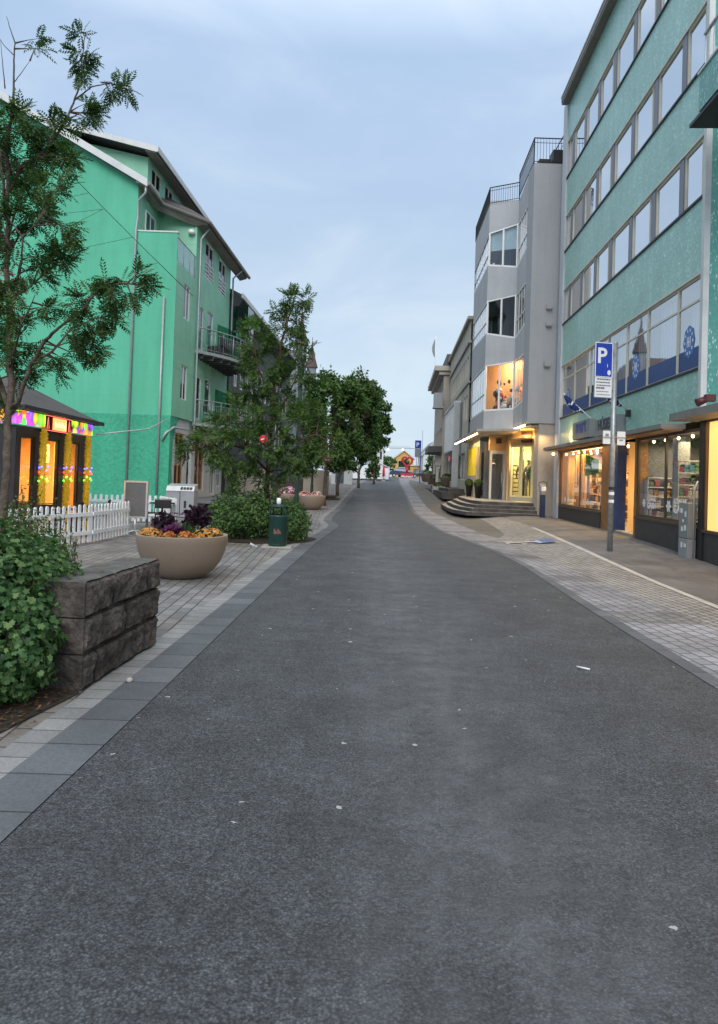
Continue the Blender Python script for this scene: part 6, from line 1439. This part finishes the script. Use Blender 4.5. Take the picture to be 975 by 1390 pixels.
# ------------------------------------------------------------------ blue post with round head at the steps
x, y = 8.0, 29.15; z = g(x,y); x, y = P(736,700,28.3).x, 28.3; z = g(x,y)
t = thing('charging_post', 'dark blue post with a rounded grey head at the corner of the stone steps', 'post', (x,y,z))
MB().box((x-.1,y-.08,z),(x+.1,y+.08,z+.92)).build('post', pm('post_navy', (.012,.028,.08), .4), t, bevel=.02); MB().lathe((x,y,z+.92), [(.11,0),(.15,.12),(.16,.3),(.11,.4),(.001,.42)], 14).build('head', M['plastgrey'], t)
MB().box((x-.09,y-.165,z+1.06),(x+.09,y-.14,z+1.24)).build('display', M['signwhite'], t, bevel=.01); mb = MB(); mb.tube([(x-.15,y,z+1.2),(x-.17,y,z+1.4),(x,y,z+1.45),(x+.17,y,z+1.4),(x+.15,y,z+1.2)], .014, 6); mb.build('hoop', M['dark'], t)
# ------------------------------------------------------------------ small things on the ground
t = thing('loose_stone', 'small pale round stone on the pavers below the basalt wall', 'stone', (-1.72,5.45,0)); MB().ball((-1.72,5.45,.022), .026, 10, 7, .8).build('stone', M['concrete'], t)
c = P(343,740,15.8); t = thing('paper_scrap', 'crumpled white paper scrap beside the litter bin', 'litter', (c.x,15.8,0)); mb = MB(); r_ = random.Random(2)
for i in range(9): p = Vector((c.x+r_.uniform(-.06,.06),15.8+r_.uniform(-.04,.04),.02+r_.uniform(0,.04))); a = rdir(r_)*.05; b = rdir(r_)*.05; mb.poly([p-a,p-b,p+a,p+b])
mb.build('crumpled_paper', M['signwhite'], t)
rd = random.Random(8)
t = thing('cigarette_end', 'single white cigarette end lying on the asphalt on the right', 'litter', (2.05,6.3,0)); MB().tube([(2.02,6.33,.012),(2.11,6.25,.012)], .008, 8).build('paper_tube', M['signwhite'], t)
lb = LB()
for i in range(260): p = Vector((rd.uniform(-2.9,-2.02), rd.uniform(4.3,5.3), .03)); d = rdir(rd); d.z *= .2; lb.leaf(p, d.normalized(), d.cross(Vector((0,0,1))).normalized(), .04, .02)
lb.build('leaf_litter', M['orange'] if False else leafmat('dead_leaf', (.05,.02,.01), (.12,.06,.03), (.22,.13,.07), .1), None, label='brown leaf litter on the soil under the near bushes', cat='leaf litter', kind='stuff')
# ================================================================== FAR END OF THE STREET
def gabled(x0, x1, y, z0, h, rh, depth, label, wallm, roofm, wins, face='front', nm='house'):
    t = thing(nm, label, 'house', ((x0+x1)/2, y, z0)); mb = MB(); fr = Fr((x0,y,z0), (1,0), (0,-1)); W_ = x1-x0
    wall(mb, 0, W_, 0, h, holes=wins, n=0, rev=.15); mb.v = [tuple(v) for v in mb.v]; mb2 = MB(fr)
    wall(mb2, 0, W_, 0, h, holes=wins, rev=.15); mb2.poly([(0,0,h),(W_,0,h),(W_/2,0,h+rh)]); mb2.poly([(0,0,0),(0,0,h),(0,-depth,h),(0,-depth,0)]); mb2.poly([(W_,0,0),(W_,-depth,0),(W_,-depth,h),(W_,0,h)]); mb2.build('wall', wallm, t)
    mb = MB(fr)
    for s_, a, b in ((1,-.35,W_/2),(1,W_+.35,W_/2)): mb.slab([(a,.35,h-.35*rh/(W_/2)),(b,.35,h+rh),(b,-depth,h+rh),(a,-depth,h-.35*rh/(W_/2))], (0,0,.12))
    mb.build('roof', roofm, t)
    mb = MB(fr)
    for a in (-.35,W_+.35): mb.slab([(a,.36,h-.35*rh/(W_/2)-.1),(W_/2,.36,h+rh-.1),(W_/2,.36,h+rh+.14),(a,.36,h-.35*rh/(W_/2)+.14)], (0,.05,0))
    mb.build('verge_board', M['whitetrim'], t)
    for w in wins: window(fr, t, *w, n=-.05, t=.08, gm='glr', room='room')
    return t
zf = 1.9
a, b = P(507,640,105), P(520,640,105)
gabled(a.x-.6, b.x, 105, 1.0, 5.1, 1.6, 10, 'white house with a dark pitched gable beyond the trees, left of the road end', M['whitetrim'], M['roofm'], [(.5,1.1,3.3,4.7),(1.4,1.9,3.3,4.7)])
a, b = P(574,640,135), P(597,640,135)
gabled(a.x, b.x+1, 135, 1.6, 5.0, 2.4, 12, 'white gabled house behind the far parking sign', M['whitetrim'], M['signgrey'], [(.6,1.3,1.2,3),(2.0,2.7,1.2,3),(1.2,1.9,3.9,4.8)])
yb = pm('yellow_render', (.55,.34,.08), .7, .08, 1)
a, b = P(535,640,150), P(561,640,150)
t = gabled(a.x, b.x, 150, 1.5, 4.6, 1.6, 10, 'yellow building with a low gable at the end of the street', yb, yb, [(.8,3.2,.3,4.0)])
a, b = P(556,640,142), P(602,640,142)
t = thing('yellow_shed', 'long low yellow building behind the parked cars', 'building', ((a.x+b.x)/2,142,1.6)); MB().box((a.x,142,1.5),(b.x,150,4.3)).build('wall', yb, t); mb = MB(); mb.box((a.x-.2,141.7,4.3),(b.x+.2,150,4.5)); mb.build('roof', M['whitetrim'], t); mb = MB()
for i in range(4): mb.box((a.x+.8+i*1.6,141.95,2.2),(a.x+1.8+i*1.6,141.99,3.7))
mb.build('window', M['glr'], t)
# small trees far
c = P(533,628,128); dense(528,631,11,12,128,528,'small round tree beside the white gabled house at the street end', 51, 22, .5, 30, 'bushl')
dense(550,632,7,9,128,550,'small dark tree right in front of the yellow building', 52, 14, .5, 26, 'maple')
dense(587,634,9,17,84,587,'dark bushy conifer between the far parking sign and the pale columns', 53, 26, .3, 40, 'maple')
dense(508,640,12,11,70,508,'low leafy shrub tree at the left kerb far up the street', 54, 22, .3, 30, 'bushl')
# overhead gantry with lamps
t = thing('light_gantry', 'thin overhead wire span with hanging street lamps across the far road', 'street lights', tuple(P(540,609,120))); a, b, a2, b2_ = P(519,608,120), P(566,609,120), P(526,606.5,120), P(557,607,120)
mb = MB(); mb.tube([a, b], .05, 5); mb.tube([a2, b2_], .03, 5); mb.build('span_wire', M['plastgrey'], t)
for px_ in (527,547): c = P(px_,611,120); MB().lathe((c.x,120,c.z), [(.001,.22),(.1,.2),(.2,0),(.001,0)], 12).build('lamp_head', lampwhite, t)
for c in (a, b): mb = MB(); mb.tube([(c.x,120,1.8),(c.x,120,c.z)], .07, 6); mb.build('mast', M['plastgrey'], t)
c = P(574,600,160); t = thing('radio_mast', 'very thin mast rising behind the far parking sign', 'mast', (c.x,160,1)); c2 = P(574,584,160); mb = MB(); mb.tube([(c.x,160,1),(c2.x,160,c2.z)], [.12,.05], 6); mb.build('mast', M['plastgrey'], t)
# heart sculpture
hx, hy = P(552.5,640,108).x, 108; hz_ = g(hx,hy)
t = thing('heart_sculpture', 'red heart shaped ring sculpture with red letters at the end of the street', 'sculpture', (hx,hy,hz_))
zb = P(552,642,hy).z; 
pts = []
for i in range(40):
    a_ = 2*math.pi*i/40; X_ = 16*math.sin(a_)**3; Z_ = 13*math.cos(a_)-5*math.cos(2*a_)-2*math.cos(3*a_)-math.cos(4*a_)
    pts.append((hx+X_*.048, hy, zb+.75+(Z_+17)*.058))
pts.append(pts[0]); pts.append(pts[1])
MB().tube(pts, .16, 8).build('heart_ring', pm('heart_red', (.38,.015,.045), .4, .1, 3, bump=0), t)
mb = MB(); mb.box((hx-.95,hy-.3,hz_),(hx+1.0,hy+.3,zb+.0)); mb.tube([(hx,hy,zb),(hx,hy,zb+.85)], .2, 8); mb.build('plinth', pm('heart_red', (.38,.015,.045), .4), t)
mb = MB(); text_mb(mb, 'Akureyri', (hx,hy-.31,hz_+.1), (1,0,0), zz, .5, .03, 'CENTER', .01); mb.build('lettering', M['signwhite'], t)
# cars
def car(x, y, z, ang, L, H, W_, col, label):
    t = thing('parked_car', label, 'car', (x,y,z), 'cars at the street end'); fr = Fr((x,y,z), (math.cos(ang),math.sin(ang)))
    prof = [(-.5,.22),(-.49,.42),(-.42,.5),(-.3,.56),(-.2,.9),(-.1,1.0),(.18,1.0),(.34,.66),(.45,.58),(.5,.5),(.5,.22)]
    mb = MB(fr); w = W_/2
    lo = [mb.V((a*L,-w*(1 if b < .7 else .82),b*H)) for a,b in prof]; hi = [mb.V((a*L,w*(1 if b < .7 else .82),b*H)) for a,b in prof]; n = len(prof)
    for i in range(n): mb.F((lo[i],lo[(i+1)%n],hi[(i+1)%n],hi[i]))
    mb.F(lo[::-1]); mb.F(hi); mb.build('body', col, t, bevel=.05)
    for s_ in (-1,1):
        mb = MB(fr); y_ = s_*(w*.92+.02); mb.slab([(-.27*L,y_,.6*H),(-.19*L,y_*.93,.88*H),(.17*L,y_*.93,.92*H),(.3*L,y_,.64*H)], (0,s_*.02,0)); mb.build('side_window', M['glr'], t)
        for a in (-.32,.32):
            mb = MB(fr); mb.tube([(a*L,s_*(w-.2),.3),(a*L,s_*(w+.02),.3)], .3, 16); o = mb.build('wheel', M['dark'], t); mb = MB(fr); mb.tube([(a*L,s_*(w+.0),.3),(a*L,s_*(w+.03),.3)], .17, 12); mb.build('rim', M['alu'], o)
        mb = MB(fr); mb.box((.485*L,s_*w*.55,.4*H),(.503*L,s_*w*.9,.5*H)); mb.build('headlight', M['signwhite'], t)
    mb = MB(fr); mb.slab([(.335*L,-.78*w,.68*H),(.335*L,.78*w,.68*H),(.185*L,.74*w,.97*H),(.185*L,-.74*w,.97*H)], (.02,0,.02)); mb.build('windscreen', M['glr'], t)
cb = pm('car_paint_blue', (.03,.05,.1), .25, .05, 3, bump=0, spec=.6); cd = pm('car_paint_dark', (.03,.03,.035), .25, .05, 3, bump=0, spec=.6)
c = P(554,641,121); car(c.x-1.0, 121, g(c.x,121), R(178), 4.4, 1.75, 1.8, cb, 'dark blue parked car behind the red heart sculpture'); c = P(568,641,124); car(c.x+.6, 124, g(c.x,124), R(4), 4.2, 1.45, 1.8, cd, 'low dark parked car right of the red heart sculpture')
# far parking sign
c = P(570,649,75); x, y, z = c.x, 75, g(c.x,75); t = thing('parking_sign_board', 'tall far blue parking sign board on a thin pole beside the road', 'sign', (x,y,z))
mb = MB(); mb.tube([(x,y,z),(x,y,5.8)], .05, 6); mb.build('pole', M['signblue'], t); MB().box((x-.62,y-.05,4.95),(x-.02,y,5.8)).build('sign_panel', M['signblue'], t); MB().box((x-.62,y-.05,4.0),(x-.02,y,4.93)).build('time_panel', M['signgrey'], t); mb = MB(); text_mb(mb, 'P', (x-.34,y-.055,5.15), (1,0,0), zz, .6, .003, 'CENTER', .015); mb.build('lettering', M['signwhite'], t)
# planters up the right
gp_ = 'planters up the right side'
def tub(px_, Y, w, h, label, kind):
    c = P(px_, 655, Y); x = c.x; z = g(x,Y)
    if kind == 'box':
        t = thing('box_planter', label, 'planter', (x,Y,z), gp_); mb = MB(); mb.box((x-w/2,Y,z),(x+w/2,Y+.7,z+h)); mb.build('planter_box', M['concrete' if 'concrete' in label else 'woodtub'], t, bevel=.02)
        mb = MB(); mb.box((x-w/2+.06,Y+.06,z+h-.02),(x+w/2-.06,Y+.64,z+h+.01)); mb.build('soil', M['soil'], t)
    else:
        t = bowl(x, Y, z, w/2, h, label, 'woodtub', gp_, [(.001,0),(.5,0),(.62,.1),(.8,.72)], 'round_planter')
    lb = LB(); rd = random.Random(int(px_)); 
    for i in range(420): d = rdir(rd, .8); p = Vector((x+d.x*w*.38, Y+.3*(kind == 'box')+d.y*.3, z+h+abs(d.z)*.28)); lb.leaf(p, rdir(rd,.4), rdir(rd), .1, .06)
    lb.build('planting', M['bushl'], t)
tub(596.5, 50, .9, .5, 'pale concrete box planter nearest of the planters up the right side', 'box'); tub(607, 55, 1.1, .75, 'round wooden planter between the concrete box and the glass front', 'round'); tub(592, 64, 1.4, .6, 'dark wooden box planter between two round tubs', 'box'); tub(580, 76, 1.5, .9, 'round dark planter below the far parking sign', 'round')
# sign board on columns
c = P(597,650,58); x, z = c.x, g(c.x,58); t = thing('info_board', 'beige information board on two pale columns beside the far planters', 'sign board', (x,58,z)); mb = MB()
MB().box((x-.32,58,z),(x-.1,58.2,3.3)).build('column', M['beige'], t, bevel=.02); MB().box((x+.25,58,z),(x+.47,58.2,4.0)).build('column', M['beige'], t, bevel=.02)
MB().box((x-.45,57.9,2.8),(x+.2,57.98,3.65)).build('board', M['concrete'], t, bevel=.01)
t = thing('pedestrian_sign', 'small blue pedestrian sign behind the far planters', 'sign', (P(590,640,80).x,80,1.8)); c = P(590.5,642,80); mb = MB(); mb.tube([(c.x,80,g(c.x,80)),(c.x,80,c.z+.3)], .03, 5); mb.build('pole', M['galv'], t); MB().box((c.x-.25,79.92,c.z-.2),(c.x+.25,79.96,c.z+.32)).build('sign_panel', M['signblue'], t); mb = MB(); mb.slab([(c.x-.1,79.9,c.z-.1),(c.x+.1,79.9,c.z-.1),(c.x+.04,79.9,c.z+.2),(c.x-.04,79.9,c.z+.2)], (0,.015,0)); mb.build('sign_mark', M['signwhite'], t)
# white marquee, tents & bollards to the left far
c0, c1 = P(484,650,80), P(530,650,100)
t = thing('white_marquee', 'long white market tent roof beside the road below the far trees', 'tent', (c0.x-1.5,88,1.4))
mb = MB(); xa, xb = P(500,640,88).x, P(527,640,88).x
mb.slab([(xa,85,4.0),(xb,85,2.9),(xb+.6,95,2.9),(xa+.6,95,4.0)], (0,0,.08)); mb.slab([(xa,85,4.0),(xa-3,85,2.9),(xa-2.4,95,2.9),(xa+.6,95,4.0)], (0,0,.08)); mb.build('tent_roof', M['picket'], t)
mb = MB(); mb.box((xa-3,85.0,1.5),(xb,85.03,2.88)); mb.build('tent_side', M['picket'], t)
for xx in (xa-3, xa, xb): MB().tube([(xx,84.9,1.2),(xx,84.9,3)], .05, 6).build('tent_pole', M['alu'], t)
c = P(473,635,66); t = thing('white_marquee', 'pale shop awning and white wall glimpsed under the middle street tree', 'awning', (c.x,66,1)); MB().box((c.x-1.6,66,.8),(c.x+.4,69,4.3)).build('wall', M['whitetrim'], t); mb = MB(); mb.slab([(c.x-1.7,66,3.6),(c.x+.5,66,3.6),(c.x+.5,65,3.1),(c.x-1.7,65,3.1)], (0,0,.05)); mb.build('awning_cloth', M['picket'], t); MB().box((c.x-1.2,65.95,1),(c.x-.4,65.99,3)).build('door', M['glr'], t)
for i, (px_, Y, lb_) in enumerate(((509,84,'black bollard at the left kerb in front of the white tent'),(487,70,'dark slim post with a black cap beside the road under the far trees'))):
    c = P(px_, 648, Y); z = g(c.x,Y); t = thing('bollard', lb_, 'bollard', (c.x,Y,z), 'bollards by the far kerb'); MB().lathe((c.x,Y,z), [(.12,0),(.12,.9),(.16,.95),(.12,1.1),(.001,1.2)], 12).build('post', M['dark'], t); MB().lathe((c.x,Y,z), [(.2,0),(.2,.06),(.001,.07)], 12).build('base', M['concrete'], t)
c = P(520,648,86); t = thing('closed_parasol', 'closed red parasol standing by the white tent', 'parasol', (c.x,84,1.3)); MB().lathe((c.x,84,1.3), [(.03,0),(.03,.5),(.16,.6),(.12,1.6),(.02,1.9)], 10).build('canopy', M['red'], t); MB().lathe((c.x,84,1.25), [(.3,0),(.3,.1),(.05,.12)], 12).build('base', M['concrete'], t)
# ================================================================== SKY, SUN, CAMERA
w = bpy.data.worlds.new('World'); SC.world = w; w.use_nodes = True; nt = w.node_tree; nt.nodes.clear()
def wn(t_): return nt.nodes.new(t_)
out = wn('ShaderNodeOutputWorld'); bg = wn('ShaderNodeBackground'); nt.links.new(bg.outputs[0], out.inputs[0]); bg.inputs[1].default_value = .1
sky = wn('ShaderNodeTexSky'); sky.sky_type = 'NISHITA'; sky.sun_disc = False; sky.sun_elevation = R(34); sky.sun_rotation = R(182); sky.air_density = 1; sky.dust_density = 2; sky.ozone_density = 1.5
tc = wn('ShaderNodeTexCoord'); sep = wn('ShaderNodeSeparateXYZ'); nt.links.new(tc.outputs['Generated'], sep.inputs[0])
def ramp(inp, st):
    o = wn('ShaderNodeValToRGB'); nt.links.new(inp, o.inputs[0]); e = o.color_ramp.elements
    while len(e) > 1: e.remove(e[-1])
    e[0].position = st[0][0]; e[0].color = c4(st[0][1])
    for p, c in st[1:]: e.new(p).color = c4(c)
    return o.outputs[0]
base = ramp(sep.outputs[2], [(0,(.475,.57,.655)),(.12,(.455,.56,.655)),(.3,(.385,.49,.625)),(.52,(.35,.465,.635)),(.62,(.65,.76,.9)),(.8,(1.0,1.0,1.0)),(1,(1.0,1.0,1.0))])
mp = wn('ShaderNodeMapping'); mp.inputs['Scale'].default_value = (1.6,1.6,3.6); nt.links.new(tc.outputs['Generated'], mp.inputs[0])
nz = wn('ShaderNodeTexNoise'); nz.inputs['Scale'].default_value = 2.6; nz.inputs['Detail'].default_value = 7; nz.inputs['Roughness'].default_value = .55; nz.inputs['Distortion'].default_value = .5; nt.links.new(mp.outputs[0], nz.inputs[0])
cf = ramp(nz.outputs['Fac'], [(.36,(.94,.955,.97)),(.5,(1,1,1)),(.66,(1.14,1.09,1.04))])
def wmix(a, b, mode, f):
    o = wn('ShaderNodeMix'); o.data_type = 'RGBA'; o.blend_type = mode; o.inputs[0].default_value = f
    for s_, v in ((o.inputs[6], a), (o.inputs[7], b)):
        if isinstance(v, bpy.types.NodeSocket): nt.links.new(v, s_)
        else: s_.default_value = c4(v)
    return o.outputs[2]
cl = wmix(base, cf, 'MULTIPLY', 1); cl = wmix(cl, (10,10,10), 'MULTIPLY', 1)
o_ = wmix(sky.outputs[0], cl, 'MIX', .93); nt.links.new(o_, bg.inputs[0])
# brighter overcast overhead, behind the camera (z>.62) : scaled
sl_ = bpy.data.lights.new('sun', 'SUN'); sl_.energy = 1.6; sl_.angle = R(35); sl_.color = (1,.975,.95); so = bpy.data.objects.new('sun', sl_); COL.objects.link(so)
el, az = R(34), R(182)
d = Vector((math.sin(az)*math.cos(el), math.cos(az)*math.cos(el), math.sin(el))); so.rotation_euler = d.to_track_quat('Z', 'Y').to_euler()
cam = bpy.data.cameras.new('camera'); co = bpy.data.objects.new('camera', cam); COL.objects.link(co); SC.camera = co
cam.sensor_fit = 'VERTICAL'; cam.sensor_height = 36; cam.sensor_width = 36*975/1390; cam.lens = CF/1390*36; cam.shift_y = -(695-CY)/1390
cam.clip_end = 3000; cam.clip_start = .05
co.matrix_world = Matrix.Translation((0,0,CH)) @ Matrix.Rotation(R(90)+PIT, 4, 'X') @ Matrix.Rotation(ROLL, 4, 'Z')
SC.render.engine = 'CYCLES'
SC.view_settings.view_transform = 'Standard'; SC.view_settings.look = 'None'; SC.view_settings.exposure = .5; SC.view_settings.gamma = 1
SC.cycles.max_bounces = 6; SC.cycles.transparent_max_bounces = 12; SC.cycles.sample_clamp_indirect = 3
